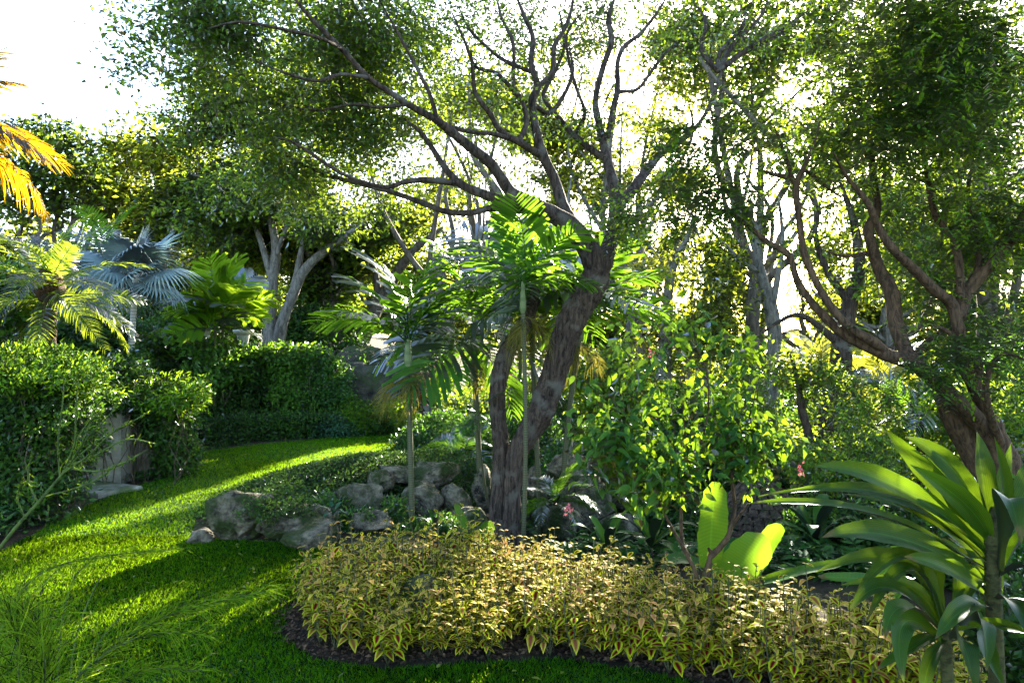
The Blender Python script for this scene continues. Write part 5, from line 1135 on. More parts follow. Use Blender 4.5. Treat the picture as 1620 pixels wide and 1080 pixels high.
palm("feathery_palm", "small feathery palm with a dark fibrous trunk at the left", [*gb(78, 9.2)[:2], .9], at(78, 455, 9.2), .085, M_fibre, FR_date, 26, 1.0, (-.55, 1.35), None, 0)
b = Bag(); Pf = np.array([at(78, y, 9.2) - at(78, 455, 9.2) for y in (478, 470, 462, 450, 436, 424)]); tube(b, Pf, np.array([.09, .15, .19, .2, .15, .08]), 12, .12)
tp = [o for o in COL.objects if o.name.startswith("feathery_palm")][0]
tl_ = at(78, 455, 9.2) - np.array(tp.location); b.v = [v + tl_ for v in b.v]; b.build("fibrous_crown_base", M_fibre, tp)
palm("silver_fan_palm", "large silver-blue fan palm left of the bright green clump palm", gb(197, 11.6), at(215, 435, 11.6), .05, M_pstem, FR_fan, 15, .74, (-.6, 1.35), None, 0, roll=.5)
palm("silver_fan_palm", "silver fan palm with a stout pale trunk half hidden behind the feathery palm", gb(118, 13), at(112, 455, 13), .11, M_pstem, FR_fan, 11, .8, (-.9, .9), None, 0, roll=.5)
palm("pale_trunk_palm", "palm with a straight white ringed trunk between the feathery and the silver palms", gb(176, 13.2), at(172, 430, 13.2), .10, M_pstem, FR_und, 11, 1.3, (-.3, 1.2), .3)
palm("clump_palm", "bright green broad-leaved clump palm on the terrace beside the white urn, taller stem", gb(352, 13.8), at(352, 490, 13.2), .03, M_gstem, FR_broad, 13, 1.15, (-.2, 1.4), None, roll=.5)
palm("clump_palm", "bright green broad-leaved clump palm on the terrace beside the white urn, shorter stem", gb(338, 13.6), at(340, 515, 13.1), .028, M_gstem, FR_broad, 9, .9, (-.1, 1.3), None, roll=.5)
palm("golden_palm", "palm with golden yellow drooping fronds entering at the left edge", [-5.2, 5.6, 0], [-4.75, 5.5, 3.3], .09, M_gstem, FR_gold, 9, .58, (-.3, 1.1), .3)
gp = [o for o in COL.objects if o.name.startswith("golden_palm")][0]
for k_, (ya_, pi_) in enumerate([(.05, .75), (-.25, .35), (.3, .1), (-.5, 1.0)]): place_leaf(FR_gold[k_ % 2], "frond", gp, (.45, -.1, 3.6), ya_, pi_, .2, .56)
palm("understory_palm", "low palm with yellow-lit upright fronds below the white sky gap", gb(1300, 12), at(1300, 600, 12), .05, M_fibre, FR_yel, 10, .95, (.2, 1.35))
palm("understory_palm", "low palm with golden fronds beside the stout leaning trunk", gb(1405, 10.5), at(1405, 615, 10.5), .05, M_fibre, FR_yel, 8, .7, (.1, 1.3))
palm("understory_palm", "deep green low palm in the right thicket under the curved limb", gb(1460, 9), at(1455, 655, 9), .05, M_fibre, FR_und, 11, 1.0, (-.2, 1.1))
palm("understory_palm", "dark palm seedling with glinting fronds behind the low round bushes", at(735, 738, 11) - [0, 0, .2], at(735, 715, 11), .03, M_fibre, FR_und, 8, .9, (-.3, .9))
palm("understory_palm", "fern-like palm with silvery glints at the right foot of the leaning trunk", at(870, 830, 7.9) - [0, 0, .3], at(880, 790, 7.6), .03, M_fibre, FR_und, 12, .62, (-.5, 1.2))
palm("understory_palm", "small teal palm frond plant leaning on the left trunk", at(770, 760, 7.5) - [0, 0, .2], at(752, 655, 7.0), .012, M_gstem, FR_und, 5, .5, (-.9, .9))

# red cordylines by the steps
def strap_leaf(b, base, mid, tip, w, nrm=(0, 0, 1), fold=.18, n=10, rnd=None, wavy=.0, tipcurl=0.0, wp=None, jag=None):
    base, mid, tip = map(lambda v: np.array(v, float), (base, mid, tip)); u = np.linspace(0, 1, n)[:, None]
    P = base * (1 - u) ** 2 + (2 * mid - .5 * base - .5 * tip) * 2 * u * (1 - u) + tip * u ** 2
    T = norm(np.gradient(P, axis=0)); Nn = np.array(nrm, float); S = norm(np.cross(T, np.tile(Nn, (n, 1)))); U = np.cross(S, T)
    prof = np.interp(u[:, 0], [0, .12, .35, .65, .88, 1], wp or [.32, .42, .95, .92, .45, .02]) * w / 2
    ph = rng.random() * 6
    cols = []; K = (-1, -.5, 0, .5, 1)
    for k in K:
        off = prof * k
        if jag and abs(k) == 1: off = off * (1 - jag * rng.random(n))
        lift = abs(k) * fold * prof * 1.0 + wavy * w * np.sin(u[:, 0] * 11 + ph + k) * (abs(k) == 1)
        cols.append(P + S * off[:, None] + U * lift[:, None])
    V = np.stack(cols, 1).reshape(-1, 3); m = len(K)
    q = [[i * m + j, i * m + j + 1, (i + 1) * m + j + 1, (i + 1) * m + j] for i in range(n - 1) for j in range(m - 1)]
    b.add(V, [np.array(q)], rng.random() if rnd is None else rnd, np.c_[np.tile(K, n), np.repeat(u[:, 0], m)])
def rosette(name, label, base, top, nl, L, w, mat, r0=.012, cat='plant', lo=-.2, hi=1.3):
    base = np.array(base, float); top = np.array(top, float) - base; t = thing(name, label, cat, base)
    b = Bag(); tube(b, np.array([[0, 0, 0], top * .5 + [.02, 0, 0], top]), np.array([r0 * 1.2, r0, r0 * .8]), 6); b.build("stem", M_twig, t)
    for i in range(nl):
        ya = i * 2.4; pt = hi + (lo - hi) * (i / nl); d = np.array([math.cos(ya) * math.cos(pt), math.sin(ya) * math.cos(pt), math.sin(pt)]); l = L * rng.uniform(.8, 1.15)
        b = Bag(); strap_leaf(b, top - [0, 0, .1 * L * i / nl], top + d * l * .55 + [0, 0, .08 * l], top + d * l + [0, 0, -.12 * l * (1 - i / nl * -.8)], w, n=7); b.build("leaf", mat, t)
    return t
rosette("red_cordyline", "dark red strap-leaved cordyline left of the stone steps", gb(678, 16), at(680, 622, 16), 18, .55, .07, M_red)
rosette("red_cordyline", "smaller dark red cordyline in front of the stone steps", gb(668, 15.2), at(668, 638, 15.2), 12, .4, .06, M_red)
rosette("red_cordyline", "reddish brown cordyline seen in the gap between the two big trunks", gb(803, 12.5), at(803, 610, 12.5), 14, .5, .06, M_red)
rosette("green_rosette", "small pale-leaved rosette plant sitting on the sloping boulder", at(528, 830, 6.6), at(527, 812, 6.5), 9, .14, .045, M_teal, .006)
rosette("lily_plant", "broad-leaved lily with arching green leaves at the back of the coleus bed, right of centre", at(960, 890, 6.2) - [0, 0, .15], at(960, 868, 6.2), 12, .42, .10, M_big, .01, lo=-.1, hi=1.1)
rosette("lily_plant", "broad-leaved lily in the hollow just left of the upright banana leaf", at(1030, 880, 6.0) - [0, 0, .2], at(1030, 860, 6.0), 12, .45, .11, M_big, .01, lo=-.1, hi=1.1)
rosette("lily_plant", "dark broad-leaved lily in the hollow under the shingled roof", at(1290, 900, 6.4) - [0, 0, .3], at(1290, 850, 6.4), 14, .55, .13, M_big, .01, lo=-.2, hi=1.1)
rosette("lily_plant", "dark fern-like lily at the left foot of the slim single palm", at(690, 850, 6.6) - [0, 0, .15], at(690, 835, 6.6), 9, .25, .05, M_big, .01, lo=-.1, hi=1.1)

# ------------------------------------------------------------------ strap-leaved plants at the right
M_dstem = barkmat('leafy_stem', (.02, .022, .008), (.07, .07, .025), 20, 2.5, .5)
def leafplant(name, label, base, stem_pts, stem_w, specs, mat, cat='plant', fold=.3, stemmat=None, wavy=.03):
    base = np.array(base, float); t = thing(name, label, cat, base)
    b = Bag(); tube(b, smooth_path([[*at(*p[:3]), p[3] * .5 / F * p[2]] for p in stem_pts])[:, :3], smooth_path([[*at(*p[:3]), p[3] * .5 / F * p[2]] for p in stem_pts])[:, 3], 9, .05); rel(b, base); b.build("stem", stemmat or M_dstem, t)
    for s in specs:
        (bx, by, bY), (mx_, my, mY), (tx, ty, tY), w = s[:4]; nr = s[4] if len(s) > 4 else (0, -.3, 1)
        b = Bag(); strap_leaf(b, at(bx, by, bY), at(mx_, my, mY), at(tx, ty, tY), w * .66 / F * (bY + tY) / 2, nr, fold * 1.6, 18, wavy=wavy); rel(b, base); b.build("leaf", mat, t)
    return t
D3 = 3.0
leafplant("strap_leaved_plant", "tall plant with very long glossy dark strap leaves filling the lower right corner", at(1575, 1180, D3),
 [(1582, 1180, D3, 24), (1576, 1050, D3, 23), (1571, 930, D3, 24), (1568, 850, D3, 20), (1570, 800, D3, 10)], 0, [
 ((1560, 905, 3.0), (1385, 815, 2.95), (1180, 797, 2.85), 44), ((1560, 890, 3.0), (1400, 790, 3.05), (1200, 785, 3.1), 40),
 ((1558, 870, 3.0), (1420, 770, 2.9), (1285, 738, 2.8), 58, (-.1, -.9, .6)), ((1565, 850, 3.0), (1480, 760, 3.0), (1400, 678, 3.0), 52, (-.6, -.6, .3)),
 ((1560, 860, 3.05), (1505, 770, 3.05), (1470, 700, 3.1), 60, (-.4, -.8, .3)), ((1570, 840, 3.0), (1555, 760, 3.0), (1545, 680, 3.05), 58, (.2, -1, .1)),
 ((1575, 850, 3.0), (1590, 790, 2.95), (1572, 690, 2.9), 44, (.3, -1, .1)), ((1580, 900, 2.95), (1592, 790, 2.7), (1615, 860, 2.55), 70, (0, -.5, 1)),
 ((1555, 915, 3.0), (1420, 850, 2.8), (1300, 850, 2.65), 62, (-.1, -.9, .7)), ((1562, 925, 3.0), (1480, 830, 3.15), (1330, 780, 3.3), 48),
 ((1556, 940, 3.0), (1500, 900, 2.8), (1430, 880, 2.7), 54, (-.2, -.8, .6)), ((1575, 930, 3.0), (1620, 850, 2.9), (1680, 800, 2.8), 60),
 ((1578, 915, 3.0), (1640, 900, 2.8), (1700, 960, 2.7), 58), ((1572, 960, 3.0), (1560, 900, 3.2), (1500, 850, 3.5), 46),
 ((1565, 965, 2.95), (1530, 960, 2.7), (1480, 1010, 2.55), 52, (-.4, -.6, .8)), ((1575, 950, 3.0), (1610, 960, 2.75), (1640, 1040, 2.6), 50),
 ((1570, 880, 3.0), (1490, 870, 3.1), (1370, 810, 3.3), 50), ((1572, 870, 3.05), (1620, 780, 3.2), (1650, 700, 3.4), 56),
 ((1570, 985, 3.0), (1600, 1000, 2.9), (1650, 1000, 2.8), 44), ((1570, 1000, 3.0), (1560, 1020, 2.8), (1590, 1090, 2.6), 40),
 ((1562, 880, 3.0), (1470, 815, 3.05), (1345, 760, 3.15), 44, (-.1, -.9, .6)), ((1568, 850, 3.0), (1510, 745, 3.0), (1432, 690, 3.1), 50, (-.5, -.7, .4)), ((1572, 845, 3.0), (1578, 770, 3.05), (1600, 700, 3.1), 48, (.3, -1, .1)), ((1560, 900, 3.0), (1450, 850, 2.95), (1330, 830, 2.9), 44), ((1560, 880, 3.0), (1440, 790, 2.95), (1250, 775, 2.9), 46, (-.1, -.6, .8)), ((1566, 860, 3.0), (1530, 800, 2.95), (1440, 735, 2.9), 56, (-.5, -.8, .3)),
 ], M_drac)
leafplant("strap_leaved_plant", "shorter strap-leaved plant with arching yellow-green leaves in front of the tall one", at(1500, 1180, 2.9),
 [(1502, 1180, 2.9, 20), (1500, 1090, 2.9, 19), (1496, 1020, 2.9, 17), (1495, 985, 2.9, 11)], 0, [
 ((1492, 1000, 2.9), (1440, 880, 2.95), (1350, 945, 2.9), 44, (-.2, -.5, .9)), ((1494, 1000, 2.9), (1440, 900, 2.9), (1370, 985, 2.8), 40), ((1490, 1010, 2.9), (1440, 930, 3.0), (1330, 925, 3.1), 40, (-.1, -.7, .7)), ((1495, 990, 2.9), (1420, 885, 3.1), (1290, 905, 3.2), 44, (-.1, -.8, .6)),
 ((1490, 1000, 2.9), (1410, 930, 2.8), (1345, 965, 2.7), 46, (-.1, -.6, .9)), ((1492, 1005, 2.9), (1430, 960, 2.7), (1400, 1010, 2.6), 46),
 ((1488, 1010, 2.85), (1430, 985, 2.65), (1430, 1080, 2.5), 52, (-.2, -.8, .4)), ((1496, 995, 2.9), (1480, 930, 3.0), (1500, 860, 3.1), 34, (0, -1, .1)),
 ((1500, 1000, 2.9), (1548, 975, 2.7), (1560, 1060, 2.5), 56, (.2, -.9, .4)), ((1500, 1005, 2.85), (1520, 1010, 2.6), (1545, 1100, 2.5), 60, (.2, -.9, .3)),
 ((1500, 985, 2.9), (1545, 920, 3.0), (1590, 940, 3.0), 44), ((1498, 985, 2.9), (1515, 900, 3.0), (1490, 850, 3.05), 36, (0, -1, .1)),
 ((1492, 1000, 2.9), (1450, 1020, 2.7), (1385, 1060, 2.6), 36), ((1496, 1010, 2.9), (1470, 1050, 2.75), (1460, 1110, 2.7), 34), ((1505, 1000, 2.9), (1570, 990, 2.8), (1620, 1000, 2.7), 48),
 ], M_drac)
BW = [.5, .8, 1, .98, .8, .25]
def banana(name, label, base, specs, mat=M_ban):
    base = np.array(base, float); t = thing(name, label, 'banana plant', base)
    b = Bag(); tube(b, np.array([[0, 0, 0], [0, 0, .12], [0, 0, .2]]), np.array([.03, .025, .015]), 8); b.build("stem", M_gstem, t)
    for s in specs:
        (bx, by, bY), (mx_, my, mY), (tx, ty, tY), w, nr = s; b = Bag()
        p0, p1 = base + [0, 0, .15], at(bx, by, bY); tube(b, np.array([p0, (p0 + p1) / 2 + [0, .02, .02], p1]), np.array([.014, .011, .008]), 5)
        strap_leaf(b, p1, at(mx_, my, mY), at(tx, ty, tY), w / F * bY, nr, .16, 18, wavy=.02, wp=BW, jag=.10); rel(b, base); b.build("leaf", mat, t)
banana("banana_plant", "young banana plant with one upright and one slanting glowing leaf behind the coleus", [*at(1150, 990, 5.0)[:2], 0], [
 ((1122, 900, 4.95), (1126, 830, 4.9), (1132, 762, 4.9), 54, (.25, -1, .1)), ((1148, 925, 4.95), (1176, 890, 4.9), (1212, 848, 4.85), 64, (-.3, -1, .5)),
 ((1185, 895, 5.1), (1215, 860, 5.15), (1232, 828, 5.2), 40, (-.5, -.4, 1)), ((1190, 925, 4.9), (1262, 905, 4.75), (1340, 890, 4.6), 30, (0, -.3, 1)), ((1120, 905, 5.1), (1085, 885, 5.1), (1050, 893, 5.0), 34, (0, -.3, 1))])
banana("banana_plant", "small banana plant with a folded pale leaf and a lime leaf before the leaning trunk", [*at(752, 870, 6.1)[:2], -.03], [
 ((745, 858, 6.1), (732, 825, 6.1), (720, 795, 6.1), 15, (.5, -1, .2)), ((757, 866, 6.1), (766, 845, 6.1), (779, 825, 6.1), 26, (-.2, -1, .2))])
banana("banana_plant", "banana plant with long wavy lime leaf below the strap leaves right of the bed", [*at(1400, 950, 4.2)[:2], 0], [
 ((1440, 920, 4.2), (1370, 915, 4.15), (1295, 912, 4.1), 22, (0, -.6, 1)), ((1420, 935, 4.2), (1400, 905, 4.2), (1440, 895, 4.2), 24, (0, -1, .6))])

# ------------------------------------------------------------------ large-leaved shrub in the middle right
BS = Tree("large_leaved_shrub", "tall thin-stemmed shrub with large pointed glowing leaves rising behind the coleus bed", "shrub", (*at(1113, 965, 4.25)[:2], 0), M_bark2, M_big)
b = Bag()
for L_ in [[(1113, 985, 4.25, 17), (1111, 950, 4.25, 15), (1116, 915, 4.25, 14), (1124, 878, 4.25, 14)], ]: BS.limb(px_limb(L_), bag=b, k=10, rough=.1)
BS.part("trunk", b)
for L_ in [[(1124, 880, 4.25, 11), (1142, 862, 4.25, 10), (1155, 840, 4.25, 8), (1162, 800, 4.3, 6), (1158, 760, 4.3, 5), (1156, 700, 4.35, 4), (1150, 640, 4.4, 3)], [(1128, 878, 4.25, 9), (1120, 866, 4.25, 7)],
           [(1111, 945, 4.25, 9), (1098, 900, 4.2, 7), (1080, 860, 4.2, 6), (1078, 800, 4.25, 5), (1085, 720, 4.3, 4), (1080, 640, 4.3, 3)], [(1155, 840, 4.25, 5), (1172, 812, 4.2, 4), (1190, 790, 4.15, 3)],
           [(1090, 880, 4.2, 6), (1060, 830, 4.15, 5), (1040, 790, 4.1, 4), (1010, 740, 4.1, 4), (990, 680, 4.1, 3), (985, 600, 4.1, 2)], [(1085, 740, 4.3, 4), (1115, 680, 4.2, 3), (1120, 600, 4.2, 2.5), (1100, 540, 4.2, 2)],
           [(1156, 720, 4.35, 4), (1185, 660, 4.3, 3), (1200, 600, 4.3, 2)], [(1010, 745, 4.1, 3), (960, 760, 4.05, 2.5), (915, 778, 4.0, 1.8), (900, 792, 4.0, 1.2)],
           [(1120, 600, 4.2, 2.5), (1060, 540, 4.2, 2), (1030, 500, 4.2, 1.5)], [(1156, 750, 4.3, 3), (1200, 740, 4.3, 2.5), (1240, 745, 4.3, 1.8)]]:
    BS.limb(px_limb(L_), k=6, rough=.05)
ells = [px_ell(1080, 550, 4.3, 115, 65, .38), px_ell(1130, 640, 4.3, 105, 75, .38), px_ell(990, 640, 4.2, 80, 75, .35), px_ell(1040, 740, 4.1, 80, 50, .3, 14), px_ell(1170, 560, 4.4, 60, 50, .3), px_ell(1180, 700, 4.3, 50, 50, .3, 12), px_ell(960, 700, 4.1, 40, 50, .25, 8)]
T = ell_points(ells, 330); dd, T = BS.twigs(T, rtip=.0014)
# leaf meshes shared by the single leaves
LM = []
for k in range(4):
    b = Bag(); strap_leaf(b, (0, 0, 0), (.045, 0, .012 - .004 * k), (.112, 0, -.02 - .008 * k), .042, (0, 0, 1), .28, 7, wp=[.1, .55, 1, .8, .3, .01], rnd=.15 + .25 * k)
    me = b.mesh("leaf"); me.materials.append(M_big); LM.append(me)
from mathutils import Euler, Matrix
def leaf_at(mes, name, parent, p, d, nrm, sc):
    d = Vector(tuple(d)).normalized(); nv = Vector(tuple(nrm)); y = nv.cross(d); y.normalize(); z = d.cross(y)
    M = Matrix((d, y, z)).transposed(); o = link(name, mes, parent); o.rotation_euler = M.to_euler(); o.location = tuple(p); o.scale = (sc, sc * rng.uniform(.85, 1.1), sc); return o
pts = np.repeat(T, 7, 0) + rng.normal(size=(len(T) * 7, 3)) * .065; D = rng.normal(size=pts.shape); D[:, 2] = D[:, 2] * .35 - .75; Nn = rng.normal(size=pts.shape) * .55; Nn[:, 2] += .8; Nn[:, 1] -= .35
order = np.argsort(pts[:, 1])
for i in order[:290]: leaf_at(LM[i % 4], "leaf", BS.o, pts[i] - BS.base, D[i], Nn[i], rng.uniform(.6, 1.05))
b = Bag(); r2 = order[290:]; leaves(b, pts[r2], D[r2], Nn[r2], .082 * (.7 + .5 * rng.random(len(r2))), .038, 'oval'); BS.part("foliage", b, M_big, kind='stuff')
for (px, py, Y, s_, lb) in [(898, 806, 4.0, 1.0, "pink bloom hanging at the end of the left twig"), (1266, 742, 4.3, 1.0, "pink bloom at the right side"), (1030, 556, 4.1, .7, "small red flower spray near the top")]:
    b = Bag(); m = 26; c = at(px, py, Y); C = c + rng.normal(size=(m, 3)) * [.012, .012, .018] * s_; leaves(b, C, rng.normal(size=(m, 3)) - [0, 0, .5], rng.normal(size=(m, 3)), .026 * s_, .018 * s_, 'rhomb'); BS.part("flower", b, M_pink)

# ------------------------------------------------------------------ coleus bed
def coleus_leaf(b, p, d, L, W, rnd, curl):
    """ovate leaf arching down; x of leafuv runs from midrib to margin"""
    n = 5; u = np.linspace(0, 1, n); prof = np.array([.12, .85, 1.0, .62, .0]) * W / 2
    d = norm(np.asarray(d, float)); S = norm(np.cross(d, [0, 0, 1.0])); P = p + d * (u[:, None] * L); P[:, 2] += L * (.10 * np.sin(u * 2.6) - curl * u ** 2)
    K = (-1, -.55, 0, .55, 1); cols = [P + S * (prof * k)[:, None] + np.array([0, 0, 1]) * (abs(k) * .10 * prof)[:, None] for k in K]
    V = np.stack(cols, 1).reshape(-1, 3); q = [[i * 5 + j, i * 5 + j + 1, i * 5 + j + 6, i * 5 + j + 5] for i in range(n - 1) for j in range(4)]
    au = np.clip(np.abs(u * 2 - 1.0), 0, 1)
    uvx = np.array([[max(abs(k), .05 if k == 0 else 0, a ** 3) for k in K] for a in au]).ravel()
    b.add(V, [np.array(q)], rnd, np.c_[uvx, np.repeat(u, 5)])
def leaf_mesh_set(tint):
    out = []
    for k in range(5):
        b = Bag(); coleus_leaf(b, np.zeros(3), (1, 0, .05), .078, .042, np.clip(tint + .12 * (k - 2), 0, 1), .16 + .11 * k)
        me = b.mesh("leaf"); me.materials.append(M_col); out.append(me)
    return out
LOW, HIGH = leaf_mesh_set(.14), leaf_mesh_set(.46)
def coleus_layout(seed, h):
    r_ = np.random.default_rng(seed); st = []; lv = []
    for s in range(5):
        a = s * 1.257 + r_.random(); tip = np.array([math.cos(a) * .07, math.sin(a) * .07, h * r_.uniform(.6, 1.08)]) * [r_.uniform(.5, 1.5), r_.uniform(.5, 1.5), 1]
        t = np.linspace(0, 1, 6)[:, None]; P = tip * t + np.array([math.cos(a), math.sin(a), 0]) * .02 * np.sin(t * 3); P[0] *= 0
        st.append(P)
        nodes = 5
        for k in range(nodes):
            u = .32 + .68 * k / (nodes - 1); p = np.array([np.interp(u, t[:, 0], P[:, j]) for j in range(3)])
            for f in (0, math.pi):
                y = a + k * 1.57 + f + r_.normal() * .3; sz = (1.05 - .55 * max(0, u - .6) / .4) * r_.uniform(.8, 1.15)
                el = .1 + .9 * max(0, u - .6) + r_.normal() * .3
                lv.append((p, (math.cos(y), math.sin(y), el), sz, u > .72, r_.integers(5), r_.random()))
    return st, lv
lay = [coleus_layout(s, .34 + .05 * (s % 3)) for s in range(6)]
stem_me, fol_me = [], []
for st, lv in lay:
    b = Bag()
    for P in st: tube(b, P, np.linspace(.0045, .002, 6), 4)
    me = b.mesh("stem"); me.materials.append(M_gstem); stem_me.append(me)
    b = Bag()
    for p, d, sz, hi, k, r_ in lv: coleus_leaf(b, p, d, .078 * sz, .042 * sz, (.46 if hi else .14) + .12 * (k - 2) * 1.0, .16 + .11 * k)
    me = b.mesh("foliage"); me.materials.append(M_col); fol_me.append(me)
pts = []
bb = np.array(BED); lo, hi = bb.min(0), bb.max(0)
yy = lo[1]; row = 0
inner = bb.mean(0) + (bb - bb.mean(0)) * .97
while yy < hi[1]:
    xx = lo[0] + (row % 2) * .065
    while xx < hi[0]:
        pts.append((xx + rng.normal() * .022, yy + rng.normal() * .022)); xx += .128
    yy += .113; row += 1
pts = np.array(pts); pts = pts[inpoly(pts, inner)]
pts = pts[np.hypot(pts[:, 0] + .62, pts[:, 1] - 4.62) > .17]
if len(pts) > 296: pts = pts[np.sort(rng.permutation(len(pts))[:296])]
front = np.argsort(pts[:, 1] + .35 * pts[:, 0])
rank = np.empty(len(pts), int); rank[front] = np.arange(len(pts))
print("coleus plants", len(pts))
proto = {}
for i, (x, y) in enumerate(pts):
    v = int(rng.integers(6)); single = rank[i] < 46
    o = thing("coleus_plant", "yellow-green coleus with dark red hearted leaves at the front edge of the bed" if single else "yellow-green and pink coleus plant massed in the interior of the bed", "plant",
              (x, y, float(height(x, y))), "coleus plants at the front edge of the bed" if single else "coleus plants massed in the bed")
    z = rng.uniform(0, 6.28); sc = rng.uniform(.72, 1.18) * (1.12 + .16 * noise3(np.array([[x, y, 0]]), 3.0, 3)[0]); o.rotation_euler = (rng.normal() * .05, rng.normal() * .05, z); o.scale = (sc, sc, sc * rng.uniform(.85, 1.1))
    link("stem", stem_me[v], o)
    if single:
        for p, d, szz, hgh, k, _ in lay[v][1]:
            S_ = (HIGH if hgh else LOW)[int(k)]; q = link("leaf", S_, o); q.location = tuple(p)
            q.rotation_euler = (0, -math.atan2(d[2], 1.0) * .8, math.atan2(d[1], d[0])); q.scale = (szz, szz, szz)
    else: link("foliage", fol_me[v], o, kind='stuff')

# ------------------------------------------------------------------ feathery plant in the left foreground
def feather(name, label, base, stemsL, mat, cat, needles):
    base = np.array(base, float); t = thing(name, label, cat, base)
    for rows, dens, nl, wdt, spread in stemsL:
        P = smooth_path([[*at(a, b_, c), w * .5 / F * c] for a, b_, c, w in rows], sub=8)
        bb_ = Bag(); tube(bb_, P[:, :3], P[:, 3], 5); rel(bb_, base); so = bb_.build("stem", M_wstem, t)
        if dens:
            seg = norm(np.gradient(P[:, :3], axis=0)); n = dens; s = rng.random(n) ** .8; idx = s * (len(P) - 1); i0 = idx.astype(int).clip(0, len(P) - 2); fr = (idx - i0)[:, None]
            C = P[i0, :3] * (1 - fr) + P[i0 + 1, :3] * fr; T = seg[i0]
            D = T * (1 - spread) + rng.normal(size=(n, 3)) * spread * .6; N = rng.normal(size=(n, 3)); L = nl * (1.15 - .6 * s) * (.6 + .8 * rng.random(n))
            # each needle bends: two blades end to end
            bb_ = Bag(); D = norm(D); Cn = C + D * L[:, None] * .5; D2 = norm(D + np.array([0, 0, -.45]) + rng.normal(size=(n, 3)) * .1)
            leaves(bb_, C, D, N, L * .52, wdt, 'blade'); leaves(bb_, Cn, D2, N, L * .55, wdt, 'tri'); rel(bb_, base); bb_.build("needles", mat, so, kind='stuff')
    return t
M_wstem = barkmat("wisp_stem", (.03, .05, .015), (.09, .14, .03), 30, .6, .1)
def whorled(rows, n, L, rr):
    return rows
feather("feathery_grass", "fine feathery plant arching over the lawn from the bottom left corner", at(60, 1250, 2.0), [
 ([(60, 1200, 2.0, 5), (150, 1050, 2.05, 4), (240, 985, 2.1, 3), (330, 955, 2.15, 2.2), (425, 935, 2.2, 1.2)], 360, .13, .0024, .42),
 ([(50, 1190, 1.9, 5), (120, 1075, 1.95, 4), (190, 1020, 2.0, 3), (260, 1000, 2.05, 2), (330, 1005, 2.1, 1)], 240, .13, .0024, .5),
 ([(20, 1180, 1.8, 5), (30, 1060, 1.8, 4), (20, 980, 1.85, 3), (-30, 930, 1.9, 2)], 420, .20, .0022, .55),
 ([(40, 1200, 1.8, 5), (70, 1080, 1.8, 4), (60, 1000, 1.85, 3), (20, 960, 1.9, 2)], 420, .20, .0022, .55),
 ([(80, 1200, 1.9, 5), (150, 1110, 1.95, 4), (230, 1060, 2.0, 3), (320, 1060, 2.1, 2)], 240, .12, .0024, .5),
 ([(-10, 1150, 2.2, 4), (0, 1000, 2.3, 3), (60, 910, 2.4, 2.5), (160, 880, 2.5, 2), (285, 868, 2.6, 1)], 260, .12, .0022, .38),
 ([(90, 1170, 2.0, 3), (95, 1010, 2.05, 2.5), (115, 920, 2.1, 2), (140, 890, 2.1, 1.5)], 90, .10, .0018, .5),
 ([(100, 1170, 2.1, 3), (120, 1010, 2.15, 2.4), (150, 930, 2.2, 2), (178, 882, 2.2, 1.2)], 0, 0, 0, 0),
 ([(120, 1150, 2.1, 3), (150, 1030, 2.15, 2.4), (190, 975, 2.2, 2), (228, 930, 2.2, 1.2)], 0, 0, 0, 0),
 ([(-10, 1010, 2.0, 2.5), (30, 960, 2.05, 2), (70, 920, 2.1, 2), (110, 885, 2.1, 1.2)], 0, 0, 0, 0),
], M_wisp, "ornamental grass", 1)
SH = []
main = [(-40, 920, 2.3, 6), (20, 840, 2.3, 5.5), (60, 795, 2.3, 5), (90, 760, 2.3, 4.5), (110, 735, 2.3, 4)]
tips = [((95, 755), (92, 700), (100, 630), (101, 600)), ((100, 745), (118, 700), (120, 650), (124, 602)), ((105, 742), (130, 700), (150, 650), (171, 617)), ((108, 738), (140, 690), (170, 660), (196, 622)),
        ((110, 735), (150, 700), (195, 675), (234, 652)), ((112, 735), (150, 720), (200, 695), (247, 702)), ((108, 740), (150, 745), (190, 735), (232, 712)), ((60, 795), (45, 760), (50, 720), (51, 708)),
        ((40, 820), (28, 790), (32, 768), (33, 760)), ((105, 740), (125, 690), (148, 660), (160, 650)), ((100, 748), (140, 720), (170, 690), (205, 665)), ((70, 785), (110, 775), (150, 760), (185, 735))]
feather("whorled_stem_plant", "bare branching plant with upright green whorled shoots in front of the pillar", at(-40, 930, 2.3), [(main, 0, 0, 0, 0)] +
 [([(a[0], a[1], 2.3, 3.2), (b_[0], b_[1], 2.28, 2.8), (c[0], c[1], 2.26, 2.4), (d[0], d[1], 2.25, 1.8)], 46, .028, .0032, .75) for a, b_, c, d in tips], M_wisp, "plant", 1)

# ------------------------------------------------------------------ gateway at the left
b = Bag(); box(b, (-5.38, 9.25, .53), (.36, .5, 1.14), .12, .012); o = b.build("gate_pillar", M_conc, smooth=False); tag(o, "grey rendered pillar beside the dark gateway behind the whorled shoots", "pillar")
b = Bag(); box(b, (-5.02, 9.72, .50), (.62, .22, 1.10), .35, .012); o = b.build("garden_wall", M_conc, smooth=False); tag(o, "short cream garden wall with hanging plants right of the grey pillar", "wall")
g = thing("iron_gate", "dark iron gate with upright bars in the shadowed opening left of the pillar", "gate", (-6.0, 9.1, 0))
for k in range(11):
    b = Bag(); tube(b, np.array([[-.42 + k * .084, 0, .08], [-.42 + k * .084, 0, .8], [-.42 + k * .084, 0, 1.5]]), np.array([.009] * 3), 6)
    b.build("bar", M_metal, g)
for z in (.1, .8, 1.48):
    b = Bag(); box(b, (0, .014, z), (.9, .02, .04)); b.build("rail", M_metal, g, smooth=False)
